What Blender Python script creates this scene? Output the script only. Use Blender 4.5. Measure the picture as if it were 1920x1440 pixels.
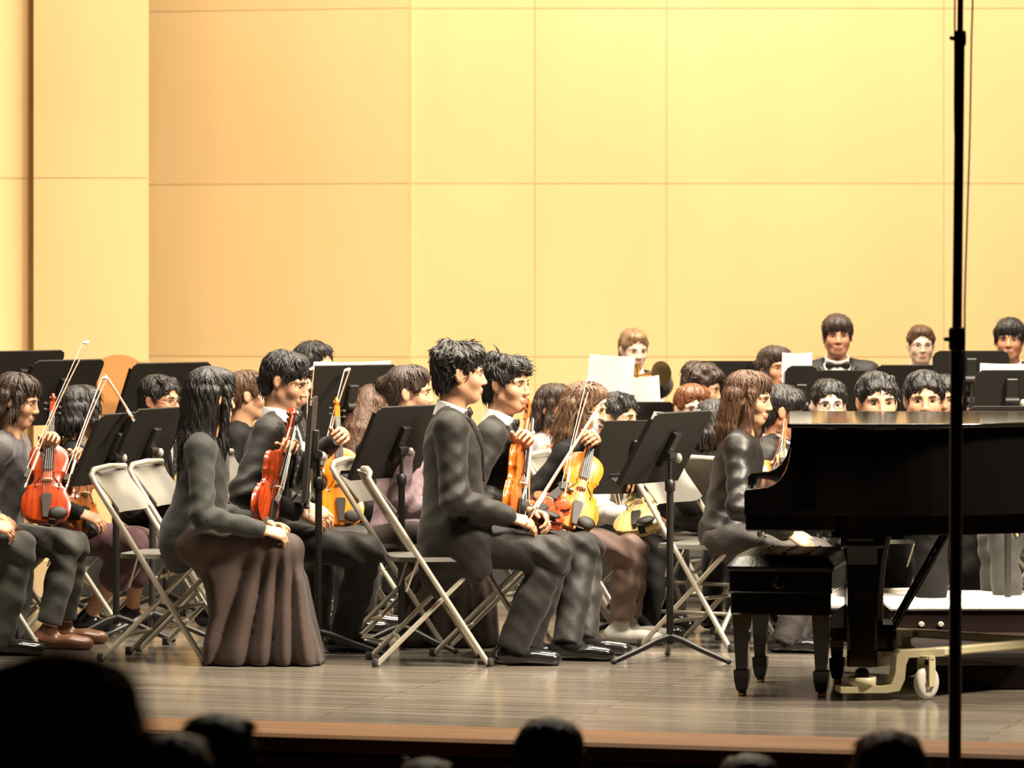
import bpy, bmesh, math, random
import numpy as np
from mathutils import Vector, Matrix

for o in list(bpy.data.objects):
    bpy.data.objects.remove(o, do_unlink=True)
random.seed(7)
SC = bpy.context.scene
COL = SC.collection

# ------------------------------------------------------------------ camera
FPX = 8460.0            # focal length in pixels of the 1920x1440 frame
CAMZ = 1.55             # eye height above the stage boards
HOR = 520.0             # image row of the horizon
cd = bpy.data.cameras.new('camera')
cam = bpy.data.objects.new('camera', cd)
COL.objects.link(cam)
cam.location = (0, 0, CAMZ)
cam.rotation_euler = (math.pi / 2, 0, 0)
cd.sensor_width = 36.0
cd.lens = FPX / 1920.0 * 36.0
cd.shift_y = -(720.0 - HOR) / 1920.0
cd.clip_end = 200
cd.dof.use_dof = True
cd.dof.focus_distance = 18.3
cd.dof.aperture_fstop = 4.5
SC.camera = cam

# ------------------------------------------------------------------ light
wd = bpy.data.worlds.new('hall_dark')
SC.world = wd
wd.use_nodes = True
wd.node_tree.nodes['Background'].inputs[0].default_value = (1.0, 0.86, 0.68, 1)
wd.node_tree.nodes['Background'].inputs[1].default_value = 0.0


def area(name, loc, target, sx, sy, power, col, spread=180):
    d = bpy.data.lights.new(name, 'AREA')
    d.shape = 'RECTANGLE'
    d.size = sx
    d.size_y = sy
    d.energy = power
    d.color = col
    d.spread = math.radians(spread)
    o = bpy.data.objects.new(name, d)
    COL.objects.link(o)
    o.location = loc
    o.rotation_euler = (Vector(target) - Vector(loc)).to_track_quat('-Z', 'Y').to_euler()
    return o


WARM = (1.0, 0.88, 0.70)
# the stage lamps hang on battens above the shell, outside the picture
area('stage_lamp_right_offscreen', (5.2, 15.4, 6.2), (0.5, 18.7, 0.4), 1.0, 1.0, 200, WARM, 70)
area('stage_batten_front_offscreen', (0.2, 17.0, 6.2), (0.2, 18.1, 0.4), 6.0, 0.4, 300, WARM, 110)
area('stage_batten_middle_offscreen', (1.2, 20.4, 6.2), (1.2, 20.2, 0.5), 6.0, 0.4, 420, WARM, 140)
area('stage_batten_back_offscreen', (1.1, 22.4, 6.4), (1.0, 26.0, 1.6), 7.0, 0.4, 450, WARM)
SC.view_settings.view_transform = 'Standard'
SC.view_settings.look = 'None'
SC.view_settings.gamma = 1
SC.view_settings.use_curve_mapping = False
SC.view_settings.exposure = 0.6


# ------------------------------------------------------------------ helpers
def A(*v):
    return np.array(v, dtype=float)


def P(px, py, D):
    """point of the place seen at that pixel, D metres in front of the camera"""
    return A((px - 960.0) / FPX * D, D, CAMZ - (py - HOR) / FPX * D)


def nrm(v):
    v = np.asarray(v, float)
    return v / (np.linalg.norm(v) + 1e-12)


def tag(o, label=None, cat=None, group=None, kind=None):
    if label:
        o['label'] = label
    if cat:
        o['category'] = cat
    if group:
        o['group'] = group
    if kind:
        o['kind'] = kind
    return o


def empty(name, loc, rz=0.0):
    o = bpy.data.objects.new(name, None)
    o.empty_display_size = 0.1
    COL.objects.link(o)
    o.location = loc
    o.rotation_euler = (0, 0, rz)
    return o


def copy_tree(o, parent=None):
    c = o.copy()
    COL.objects.link(c)
    c.parent = parent
    for ch in list(o.children):
        copy_tree(ch, c)
    return c


def mesh_obj(name, me, parent=None, loc=(0, 0, 0)):
    o = bpy.data.objects.new(name, me)
    COL.objects.link(o)
    o.location = loc
    if parent is not None:
        o.parent = parent
    return o


# ------------------------------------------------------------------ materials
MATS = {}


def mat(name, col, rough=0.6, metal=0.0, spec=0.5, coat=0.0, var=0.0, vscale=8.0, bump=0.0, bscale=60.0,
        stretch=None, sheen=0.0, sub=0.0):
    if name in MATS:
        return MATS[name]
    m = bpy.data.materials.new(name)
    m.use_nodes = True
    nt = m.node_tree
    b = nt.nodes['Principled BSDF']
    c4 = (col[0], col[1], col[2], 1)
    b.inputs['Base Color'].default_value = c4
    b.inputs['Roughness'].default_value = rough
    b.inputs['Metallic'].default_value = metal
    b.inputs['Specular IOR Level'].default_value = spec
    b.inputs['Coat Weight'].default_value = coat
    b.inputs['Coat Roughness'].default_value = 0.08
    b.inputs['Sheen Weight'].default_value = sheen
    b.inputs['Sheen Roughness'].default_value = 0.5
    if sub:
        b.inputs['Subsurface Weight'].default_value = sub
        b.inputs['Subsurface Radius'].default_value = (0.012, 0.005, 0.003)
        b.inputs['Subsurface Scale'].default_value = 1.0
    tc = nt.nodes.new('ShaderNodeTexCoord')
    mp = nt.nodes.new('ShaderNodeMapping')
    if stretch:
        mp.inputs['Scale'].default_value = stretch
    nt.links.new(tc.outputs['Object'], mp.inputs[0])
    if var > 0:
        n = nt.nodes.new('ShaderNodeTexNoise')
        n.inputs['Scale'].default_value = vscale
        n.inputs['Detail'].default_value = 4
        nt.links.new(mp.outputs[0], n.inputs['Vector'])
        r = nt.nodes.new('ShaderNodeMix')
        r.data_type = 'RGBA'
        r.inputs[6].default_value = tuple(max(0, c * (1 - var)) for c in col) + (1,)
        r.inputs[7].default_value = tuple(min(1, c * (1 + var)) for c in col) + (1,)
        nt.links.new(n.outputs[0], r.inputs[0])
        nt.links.new(r.outputs[2], b.inputs['Base Color'])
    if bump > 0:
        n2 = nt.nodes.new('ShaderNodeTexNoise')
        n2.inputs['Scale'].default_value = bscale
        n2.inputs['Detail'].default_value = 3
        nt.links.new(mp.outputs[0], n2.inputs['Vector'])
        bp = nt.nodes.new('ShaderNodeBump')
        bp.inputs['Strength'].default_value = bump
        bp.inputs['Distance'].default_value = 0.01
        nt.links.new(n2.outputs[0], bp.inputs['Height'])
        nt.links.new(bp.outputs[0], b.inputs['Normal'])
    MATS[name] = m
    return m


def wood_mat(name, dark, light, rough, coat, scale=(1, 14, 1), ns=6.0, spec=0.5, bump=0.05, croug=0.1):
    m = bpy.data.materials.new(name)
    m.use_nodes = True
    nt = m.node_tree
    b = nt.nodes['Principled BSDF']
    b.inputs['Roughness'].default_value = rough
    b.inputs['Coat Weight'].default_value = coat
    b.inputs['Coat Roughness'].default_value = croug
    b.inputs['Specular IOR Level'].default_value = spec
    tc = nt.nodes.new('ShaderNodeTexCoord')
    mp = nt.nodes.new('ShaderNodeMapping')
    mp.inputs['Scale'].default_value = scale
    nt.links.new(tc.outputs['Object'], mp.inputs[0])
    n = nt.nodes.new('ShaderNodeTexNoise')
    n.inputs['Scale'].default_value = ns
    n.inputs['Detail'].default_value = 6
    nt.links.new(mp.outputs[0], n.inputs['Vector'])
    cr = nt.nodes.new('ShaderNodeValToRGB')
    cr.color_ramp.elements[0].position = 0.35
    cr.color_ramp.elements[0].color = tuple(dark) + (1,)
    cr.color_ramp.elements[1].position = 0.68
    cr.color_ramp.elements[1].color = tuple(light) + (1,)
    nt.links.new(n.outputs[0], cr.inputs[0])
    nt.links.new(cr.outputs[0], b.inputs['Base Color'])
    bp = nt.nodes.new('ShaderNodeBump')
    bp.inputs['Strength'].default_value = bump
    bp.inputs['Distance'].default_value = 0.005
    nt.links.new(n.outputs[0], bp.inputs['Height'])
    nt.links.new(bp.outputs[0], b.inputs['Normal'])
    MATS[name] = m
    return m


# cloth, skin, hair
suit = mat('suit_black_wool', (0.015, 0.0125, 0.0105), 0.60, spec=0.3, bump=0.25, bscale=22, sheen=0.08)
suit2 = mat('suit_charcoal', (0.018, 0.0165, 0.0145), 0.62, spec=0.3, bump=0.25, bscale=22, sheen=0.08)
satin = mat('black_satin', (0.014, 0.012, 0.011), 0.46, spec=0.4, bump=0.35, bscale=14)
blackcloth = mat('black_cloth', (0.008, 0.0072, 0.0065), 0.75, spec=0.2, bump=0.2, bscale=25)
cardigan = mat('grey_knit', (0.031, 0.031, 0.028), 0.75, spec=0.3, bump=0.3, bscale=30, sheen=0.1)
brownskirt = mat('brown_jersey', (0.055, 0.035, 0.028), 0.72, spec=0.3, bump=0.12, bscale=16, sheen=0.08)
purplecloth = mat('plum_cloth', (0.075, 0.033, 0.038), 0.7, spec=0.3, bump=0.2, bscale=20, sheen=0.08)
greytrouser = mat('grey_trouser_cloth', (0.045, 0.043, 0.037), 0.75, spec=0.3, bump=0.25, bscale=18, sheen=0.1)
roseTrouser = mat('rose_brown_cloth', (0.17, 0.11, 0.09), 0.75, spec=0.3, bump=0.25, bscale=18, sheen=0.08)
lavender = mat('lavender_print', (0.34, 0.24, 0.27), 0.7, var=0.5, vscale=40, bump=0.2)
greyprint = mat('grey_print', (0.25, 0.23, 0.24), 0.7, var=0.6, vscale=45, bump=0.2)
shirtw = mat('white_shirt', (0.78, 0.76, 0.72), 0.7, bump=0.1, bscale=30)
shoeblk = mat('polished_black_leather', (0.012, 0.011, 0.011), 0.18, coat=0.6)
shoetan = mat('brown_leather', (0.16, 0.07, 0.04), 0.35)
shoewhite = mat('white_trainer', (0.62, 0.60, 0.55), 0.5)
skin = mat('skin', (0.57, 0.31, 0.185), 0.48, spec=0.4, var=0.10, vscale=14, bump=0.05, bscale=80, sub=0.12)
skinp = mat('skin_pale', (0.74, 0.51, 0.38), 0.48, spec=0.4, var=0.06, vscale=14, bump=0.05, bscale=80, sub=0.12)
skinr = mat('skin_ruddy', (0.54, 0.25, 0.14), 0.48, spec=0.4, var=0.10, vscale=14, bump=0.05, bscale=80, sub=0.12)
lips = mat('lips', (0.44, 0.19, 0.135), 0.45)
eyew = mat('eye_white', (0.62, 0.56, 0.50), 0.25)
eyed = mat('eye_dark', (0.012, 0.008, 0.006), 0.15)
HS = (1.0, 1.0, 0.12)
hairblk = mat('hair_black', (0.014, 0.011, 0.010), 0.42, spec=0.55, var=0.3, vscale=90, bump=0.6, bscale=160, stretch=HS)
hairdbr = mat('hair_dark_brown', (0.035, 0.019, 0.012), 0.44, spec=0.55, var=0.3, vscale=90, bump=0.6, bscale=160, stretch=HS)
hairbrn = mat('hair_brown', (0.085, 0.040, 0.020), 0.46, spec=0.5, var=0.35, vscale=90, bump=0.6, bscale=160, stretch=HS)
hairred = mat('hair_auburn', (0.16, 0.055, 0.018), 0.42, spec=0.5, var=0.35, vscale=60, bump=0.5, bscale=90, stretch=HS)
hairlgt = mat('hair_light_brown', (0.22, 0.13, 0.065), 0.42, spec=0.5, var=0.35, vscale=60, bump=0.5, bscale=90, stretch=HS)
# things
metalbl = mat('black_painted_steel', (0.018, 0.016, 0.014), 0.42, spec=0.5, bump=0.05, bscale=120)
deskbl = mat('black_desk_paint', (0.015, 0.0125, 0.010), 0.55, spec=0.3, bump=0.04, bscale=150)
chrome = mat('satin_steel', (0.60, 0.55, 0.45), 0.34, metal=0.45, bump=0.02)
chairgrey = mat('grey_chair_paint', (0.20, 0.19, 0.165), 0.5, bump=0.05, bscale=100)
rubber = mat('rubber', (0.02, 0.02, 0.02), 0.8)
lacquer = mat('piano_black_lacquer', (0.006, 0.005, 0.0045), 0.07, spec=0.4)
benchleather = mat('bench_black_leather', (0.012, 0.011, 0.010), 0.36, bump=0.2, bscale=90)
ivory = mat('key_ivory', (0.75, 0.72, 0.62), 0.3)
brass = mat('brass', (0.75, 0.52, 0.22), 0.25, metal=1.0, bump=0.02)
dolly = mat('cream_dolly_paint', (0.58, 0.50, 0.30), 0.4, bump=0.08, bscale=40, var=0.15)
wheelw = mat('off_white_wheel_rubber', (0.62, 0.58, 0.50), 0.5, bump=0.05)
paper = mat('sheet_paper', (0.86, 0.84, 0.80), 0.7, bump=0.03)
poleblk = mat('pole_dark', (0.022, 0.010, 0.006), 0.4, bump=0.04)
cable = mat('cable_rubber', (0.03, 0.02, 0.015), 0.5)
podtop = mat('podium_pale_carpet', (0.80, 0.76, 0.70), 0.85, bump=0.3, bscale=200)
podwood = wood_mat('podium_dark_wood', (0.007, 0.0025, 0.0015), (0.013, 0.005, 0.003), 0.7, 0.0, spec=0.15)
ebony = mat('ebony', (0.016, 0.012, 0.010), 0.50, spec=0.3, bump=0.03)
maple = mat('bridge_maple', (0.72, 0.52, 0.28), 0.5, bump=0.05)
pernam = mat('bow_stick_wood', (0.30, 0.10, 0.035), 0.3, coat=0.4, bump=0.03)
horsehair = mat('bow_hair', (0.80, 0.74, 0.60), 0.5, bump=0.05)
steelstr = mat('string_steel', (0.7, 0.68, 0.62), 0.3, metal=1.0, bump=0.01)
GR = (9, 9, 1.2)
v_red = wood_mat('violin_red_varnish', (0.22, 0.022, 0.004), (0.40, 0.052, 0.008), 0.22, 0.6, GR, 8)
v_orange = wood_mat('violin_orange_varnish', (0.42, 0.085, 0.006), (0.62, 0.15, 0.015), 0.22, 0.6, GR, 8)
v_amber = wood_mat('violin_amber_varnish', (0.54, 0.145, 0.010), (0.80, 0.25, 0.022), 0.22, 0.6, GR, 8)
v_brown = wood_mat('violin_brown_varnish', (0.22, 0.060, 0.012), (0.42, 0.13, 0.025), 0.22, 0.6, GR, 8)
v_pale = wood_mat('violin_pale_varnish', (0.62, 0.42, 0.15), (0.85, 0.66, 0.30), 0.25, 0.5, GR, 8)
v_cello = wood_mat('cello_varnish', (0.42, 0.17, 0.04), (0.62, 0.30, 0.09), 0.3, 0.4, GR, 3)


# ------------------------------------------------------------------ mesh builder
class MB:
    def __init__(s):
        s.v = []
        s.f = []
        s.sm = []
        s.mi = []

    def _add(s, vs, fs, smooth=True, mi=0):
        n = len(s.v)
        s.v.extend([tuple(map(float, p)) for p in vs])
        for f in fs:
            s.f.append([i + n for i in f])
            s.sm.append(smooth)
            s.mi.append(mi)

    def box(s, c, d, R=None, bev=0.0, mi=0):
        c = np.asarray(c, float)
        hx, hy, hz = d[0] / 2, d[1] / 2, d[2] / 2
        R = np.eye(3) if R is None else np.asarray(R)
        if bev <= 0:
            vs = [c + R @ A(x * hx, y * hy, z * hz) for x in (-1, 1) for y in (-1, 1) for z in (-1, 1)]
            s._add(vs, [(0, 1, 3, 2), (4, 6, 7, 5), (0, 4, 5, 1), (2, 3, 7, 6), (0, 2, 6, 4), (1, 5, 7, 3)], False, mi)
            return
        b = min(bev, hx * .95, hy * .95, hz * .95)
        idx = {}
        vs = []
        for x in (-1, 1):
            for y in (-1, 1):
                for z in (-1, 1):
                    for ax in range(3):
                        q = A(x * (hx - (b if ax != 0 else 0)), y * (hy - (b if ax != 1 else 0)),
                              z * (hz - (b if ax != 2 else 0)))
                        idx[(x, y, z, ax)] = len(vs)
                        vs.append(c + R @ q)
        fs = []
        g = lambda x, y, z, a: idx[(x, y, z, a)]
        for sg in (-1, 1):
            q = [g(sg, -1, -1, 0), g(sg, 1, -1, 0), g(sg, 1, 1, 0), g(sg, -1, 1, 0)]
            fs.append(q if sg > 0 else q[::-1])
            q = [g(-1, sg, -1, 1), g(-1, sg, 1, 1), g(1, sg, 1, 1), g(1, sg, -1, 1)]
            fs.append(q if sg > 0 else q[::-1])
            q = [g(-1, -1, sg, 2), g(1, -1, sg, 2), g(1, 1, sg, 2), g(-1, 1, sg, 2)]
            fs.append(q if sg > 0 else q[::-1])
        for x in (-1, 1):
            for y in (-1, 1):
                q = [g(x, y, -1, 0), g(x, y, -1, 1), g(x, y, 1, 1), g(x, y, 1, 0)]
                fs.append(q if x * y > 0 else q[::-1])
        for x in (-1, 1):
            for z in (-1, 1):
                q = [g(x, -1, z, 2), g(x, -1, z, 0), g(x, 1, z, 0), g(x, 1, z, 2)]
                fs.append(q if x * z < 0 else q[::-1])
                fs[-1] = fs[-1][::-1]
        for y in (-1, 1):
            for z in (-1, 1):
                q = [g(-1, y, z, 1), g(-1, y, z, 2), g(1, y, z, 2), g(1, y, z, 1)]
                fs.append(q if y * z > 0 else q[::-1])
        for x in (-1, 1):
            for y in (-1, 1):
                for z in (-1, 1):
                    q = [g(x, y, z, 0), g(x, y, z, 1), g(x, y, z, 2)]
                    fs.append(q if x * y * z > 0 else q[::-1])
        s._add(vs, fs, False, mi)

    def tube(s, pts, r, n=8, caps=True, mi=0, flat=None):
        pts = [np.asarray(p, float) for p in pts]
        m = len(pts)
        rs = [r] * m if np.isscalar(r) else list(r)
        T = []
        for i in range(m):
            a = pts[max(0, i - 1)]
            b = pts[min(m - 1, i + 1)]
            T.append(nrm(b - a))
        up = A(0, 0, 1) if abs(T[0][2]) < .9 else A(1, 0, 0)
        nx = nrm(np.cross(T[0], up))
        vs = []
        for i in range(m):
            nx = nrm(nx - T[i] * np.dot(nx, T[i]))
            ny = np.cross(T[i], nx)
            for k in range(n):
                a = 2 * math.pi * k / n
                vs.append(pts[i] + rs[i] * (nx * math.cos(a) + ny * math.sin(a) * (flat or 1)))
        fs = []
        for i in range(m - 1):
            for k in range(n):
                k2 = (k + 1) % n
                fs.append((i * n + k, i * n + k2, (i + 1) * n + k2, (i + 1) * n + k))
        s._add(vs, fs, True, mi)
        if caps:
            s._add(vs[:n], [tuple(range(n))[::-1]], False, mi)
            s._add(vs[-n:], [tuple(range(n))], False, mi)

    def ell(s, c, r, R=None, nu=12, nv=8, mi=0):
        c = np.asarray(c, float)
        R = np.eye(3) if R is None else R
        vs = []
        for i in range(nv + 1):
            t = math.pi * i / nv
            for j in range(nu):
                a = 2 * math.pi * j / nu
                vs.append(c + R @ A(r[0] * math.sin(t) * math.cos(a), r[1] * math.sin(t) * math.sin(a), r[2] * math.cos(t)))
        fs = []
        for i in range(nv):
            for j in range(nu):
                k = (j + 1) % nu
                fs.append((i * nu + j, (i + 1) * nu + j, (i + 1) * nu + k, i * nu + k))
        s._add(vs, fs, True, mi)

    def lathe(s, c, prof, n=16, axis=A(0, 0, 1), mi=0):
        axis = nrm(axis)
        up = A(0, 0, 1) if abs(axis[2]) < .9 else A(1, 0, 0)
        nx = nrm(np.cross(up, axis))
        ny = np.cross(axis, nx)
        vs = []
        for (r, z) in prof:
            for k in range(n):
                a = 2 * math.pi * k / n
                vs.append(np.asarray(c, float) + axis * z + r * (nx * math.cos(a) + ny * math.sin(a)))
        fs = []
        for i in range(len(prof) - 1):
            for k in range(n):
                k2 = (k + 1) % n
                fs.append((i * n + k, i * n + k2, (i + 1) * n + k2, (i + 1) * n + k))
        s._add(vs, fs, True, mi)
        s._add(vs[:n], [tuple(range(n))[::-1]], False, mi)
        s._add(vs[-n:], [tuple(range(n))], False, mi)

    def prism(s, poly, o, ux, uy, ext, mi=0):
        """polygon (2D) in the plane o+ux,uy extruded by vector ext"""
        o = np.asarray(o, float)
        ux = np.asarray(ux, float)
        uy = np.asarray(uy, float)
        ext = np.asarray(ext, float)
        n = len(poly)
        vs = [o + ux * p[0] + uy * p[1] for p in poly]
        vs += [v + ext for v in vs]
        fs = [tuple(range(n))[::-1], tuple(range(n, 2 * n))]
        for i in range(n):
            j = (i + 1) % n
            fs.append((i, j, n + j, n + i))
        s._add(vs, fs, False, mi)

    def build(s, name, m, parent=None, loc=(0, 0, 0), recalc=True):
        me = bpy.data.meshes.new(name)
        me.from_pydata(s.v, [], s.f)
        for mm in (m if isinstance(m, (list, tuple)) else [m]):
            me.materials.append(mm)
        me.polygons.foreach_set('use_smooth', s.sm)
        me.polygons.foreach_set('material_index', s.mi)
        me.update()
        if recalc:
            bm = bmesh.new()
            bm.from_mesh(me)
            bmesh.ops.recalc_face_normals(bm, faces=bm.faces[:])
            bm.to_mesh(me)
            bm.free()
        return mesh_obj(name, me, parent, loc)


# ------------------------------------------------------------------ implicit surfaces
def rc(a, b, ra, rb=None, k=0.03):
    a = np.asarray(a, float)
    b = np.asarray(b, float)
    rb = ra if rb is None else rb
    ba = b - a
    L2 = float(ba @ ba) + 1e-9
    R = max(ra, rb)

    def f(x, y, z):
        X, Y, Z = x - a[0], y - a[1], z - a[2]
        t = np.clip((X * ba[0] + Y * ba[1] + Z * ba[2]) / L2, 0, 1)
        return np.sqrt((X - ba[0] * t) ** 2 + (Y - ba[1] * t) ** 2 + (Z - ba[2] * t) ** 2) - (ra + (rb - ra) * t)
    return dict(f=f, lo=np.minimum(a, b) - R, hi=np.maximum(a, b) + R, k=k, op='u')


def sq(a, b, ra, rb, n, s, k=0.03):
    """round cone flattened along n by factor s"""
    a = np.asarray(a, float)
    b = np.asarray(b, float)
    n = nrm(n)
    g = 1.0 / s - 1.0
    ba = b - a
    ba = ba + n * float(ba @ n) * g
    L2 = float(ba @ ba) + 1e-9
    R = max(ra, rb)

    def f(x, y, z):
        X, Y, Z = x - a[0], y - a[1], z - a[2]
        q = (X * n[0] + Y * n[1] + Z * n[2]) * g
        X, Y, Z = X + q * n[0], Y + q * n[1], Z + q * n[2]
        t = np.clip((X * ba[0] + Y * ba[1] + Z * ba[2]) / L2, 0, 1)
        d = np.sqrt((X - ba[0] * t) ** 2 + (Y - ba[1] * t) ** 2 + (Z - ba[2] * t) ** 2) - (ra + (rb - ra) * t)
        return d * (0.5 + 0.5 * s)
    return dict(f=f, lo=np.minimum(a, b) - R, hi=np.maximum(a, b) + R, k=k, op='u')


def el(c, r, R=None, k=0.03):
    c = np.asarray(c, float)
    r = np.asarray(r, float)
    R = np.eye(3) if R is None else np.asarray(R, float)
    M = R.T
    ext = np.sqrt((R ** 2) @ (r ** 2))

    def f(x, y, z):
        X, Y, Z = x - c[0], y - c[1], z - c[2]
        u = (M[0, 0] * X + M[0, 1] * Y + M[0, 2] * Z)
        v = (M[1, 0] * X + M[1, 1] * Y + M[1, 2] * Z)
        w = (M[2, 0] * X + M[2, 1] * Y + M[2, 2] * Z)
        k0 = np.sqrt((u / r[0]) ** 2 + (v / r[1]) ** 2 + (w / r[2]) ** 2)
        k1 = np.sqrt((u / r[0] ** 2) ** 2 + (v / r[1] ** 2) ** 2 + (w / r[2] ** 2) ** 2) + 1e-9
        return k0 * (k0 - 1) / k1
    return dict(f=f, lo=c - ext, hi=c + ext, k=k, op='u')


def sub(p, k=None):
    p = dict(p)
    p['op'] = 's'
    if k is not None:
        p['k'] = k
    return p


def poly2d(pts, X, Z):
    """signed distance to a polygon (arrays)"""
    pts = np.asarray(pts, float)
    n = len(pts)
    d = np.full(X.shape, 1e9, dtype=np.float32)
    sg = np.ones(X.shape, dtype=np.float32)
    for i in range(n):
        j = (i - 1) % n
        e = pts[j] - pts[i]
        wx, wz = X - pts[i][0], Z - pts[i][1]
        t = np.clip((wx * e[0] + wz * e[1]) / (e @ e + 1e-12), 0, 1)
        d = np.minimum(d, (wx - e[0] * t) ** 2 + (wz - e[1] * t) ** 2)
        c1 = Z >= pts[i][1]
        c2 = Z < pts[j][1]
        c3 = e[0] * wz > e[1] * wx
        flip = (c1 & c2 & c3) | (~c1 & ~c2 & ~c3)
        sg = np.where(flip, -sg, sg)
    return sg * np.sqrt(d)


def field(prims, h, post=None, pad=0.03, lo=None, hi=None):
    us = [p for p in prims if p['op'] == 'u']
    if lo is None:
        lo = np.min([p['lo'] for p in us], axis=0) - pad
        hi = np.max([p['hi'] for p in us], axis=0) + pad
    n = np.ceil((hi - lo) / h).astype(int) + 1
    ax = [(lo[i] + h * np.arange(n[i])).astype(np.float32) for i in range(3)]
    F = np.full(tuple(n), 0.2, dtype=np.float32)
    for p in prims:
        m = max(0.03, p['k'] * 1.2, 3 * h)
        i0 = np.clip(np.floor((p['lo'] - m - lo) / h).astype(int), 0, n)
        i1 = np.clip(np.ceil((p['hi'] + m - lo) / h).astype(int) + 1, 0, n)
        if np.any(i1 <= i0):
            continue
        sl = tuple(slice(i0[i], i1[i]) for i in range(3))
        x = ax[0][sl[0]][:, None, None]
        y = ax[1][sl[1]][None, :, None]
        z = ax[2][sl[2]][None, None, :]
        d = p['f'](x, y, z)
        G = F[sl]
        k = p['k']
        if p['op'] == 'u':
            if k > 0:
                q = np.maximum(k - np.abs(G - d), 0) / k
                F[sl] = np.minimum(G, d) - q * q * k * 0.25
            else:
                F[sl] = np.minimum(G, d)
        else:
            if k > 0:
                q = np.maximum(k - np.abs(G + d), 0) / k
                F[sl] = np.maximum(G, -d) + q * q * k * 0.25
            else:
                F[sl] = np.maximum(G, -d)
    if post is not None:
        F = post(F, ax[0][:, None, None], ax[1][None, :, None], ax[2][None, None, :])
    F = np.asarray(F, dtype=np.float32)
    F[0] = F[-1] = 0.2
    F[:, 0] = F[:, -1] = 0.2
    F[:, :, 0] = F[:, :, -1] = 0.2
    return F, lo


def nets(F, lo, h):
    S = F < 0
    cnt = np.zeros(tuple(np.array(F.shape) - 1), dtype=np.int8)
    for a in (0, 1):
        for b in (0, 1):
            for c in (0, 1):
                cnt += S[a:S.shape[0] - 1 + a, b:S.shape[1] - 1 + b, c:S.shape[2] - 1 + c]
    act = (cnt > 0) & (cnt < 8)
    idx = np.full(act.shape, -1, dtype=np.int64)
    I, J, K = np.nonzero(act)
    idx[I, J, K] = np.arange(len(I))
    pos = np.zeros((len(I), 3))
    num = np.zeros(len(I))
    for a in [(0, 0, 0), (1, 0, 0), (0, 1, 0), (0, 0, 1), (1, 1, 0), (1, 0, 1), (0, 1, 1)]:
        for d in range(3):
            if a[d]:
                continue
            b = list(a)
            b[d] = 1
            fa = F[I + a[0], J + a[1], K + a[2]]
            fb = F[I + b[0], J + b[1], K + b[2]]
            m = (fa < 0) != (fb < 0)
            t = np.where(m, fa / np.where(fa - fb == 0, 1, fa - fb), 0)
            for q in range(3):
                pos[:, q] += m * (a[q] + (t if q == d else 0))
            num += m
    v = lo + h * (np.stack([I, J, K], 1) + pos / num[:, None])
    quads = []
    for d in range(3):
        s0 = [slice(1, -1)] * 3
        s1 = [slice(1, -1)] * 3
        s0[d] = slice(0, -1)
        s1[d] = slice(1, None)
        a = S[tuple(s0)]
        m = a != S[tuple(s1)]
        i = list(np.nonzero(m))
        ins = a[tuple(i)]
        for q in range(3):
            if q != d:
                i[q] = i[q] + 1
        e, g = [(1, 2), (2, 0), (0, 1)][d]

        def cell(de, dg):
            j = [i[0].copy(), i[1].copy(), i[2].copy()]
            j[e] = j[e] + de
            j[g] = j[g] + dg
            return idx[j[0], j[1], j[2]]
        q4 = np.stack([cell(-1, -1), cell(0, -1), cell(0, 0), cell(-1, 0)], 1)
        q4[~ins] = q4[~ins][:, ::-1]
        quads.append(q4)
    return v, np.concatenate(quads)


def np_mesh(name, v, q, mats, mi=None):
    me = bpy.data.meshes.new(name)
    me.vertices.add(len(v))
    me.vertices.foreach_set('co', np.asarray(v, dtype=np.float32).ravel())
    me.loops.add(len(q) * 4)
    me.loops.foreach_set('vertex_index', np.asarray(q, dtype=np.int32).ravel())
    me.polygons.add(len(q))
    me.polygons.foreach_set('loop_start', np.arange(0, len(q) * 4, 4, dtype=np.int32))
    me.polygons.foreach_set('loop_total', np.full(len(q), 4, dtype=np.int32))
    me.polygons.foreach_set('use_smooth', np.ones(len(q), dtype=bool))
    if mi is not None:
        me.polygons.foreach_set('material_index', np.asarray(mi, dtype=np.int32))
    for m in mats:
        me.materials.append(m)
    me.update(calc_edges=True)
    me.validate()
    return me


def sdf_obj(name, prims, h, m, parent, base, post=None, pad=0.03):
    F, lo = field(prims, h, post, pad)
    v, q = nets(F, lo, h)
    if len(q) == 0:
        return None
    return mesh_obj(name, np_mesh(name, v - base, q, [m]), parent)


def folds(x, y, z, seed, fr=38.0):
    """soft ridges with sharp valleys, like slack cloth"""
    a = 0.7 * seed
    fr = fr * 2.3
    w1 = fr * (x * .55 + z * .75 + .35 * y) + a + 3.4 * np.sin(fr * .085 * (y - x) + a)
    w2 = fr * .55 * (z * .9 - x * .8 + y * .4) + 1.7 * a + 2.5 * np.sin(fr * .07 * z + a)
    return (0.64 - np.abs(np.sin(.5 * w1))) * .8 + (0.64 - np.abs(np.sin(.5 * w2))) * .9
# ================================================================== THE SETTING
EDG_A = math.atan(-0.289)
EX = A(math.cos(EDG_A), math.sin(EDG_A), 0)      # direction of the stage edge
EN = A(-math.sin(EDG_A), math.cos(EDG_A), 0)     # into the stage


def edge_y(x):
    return 15.08 - 0.289 * x


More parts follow.
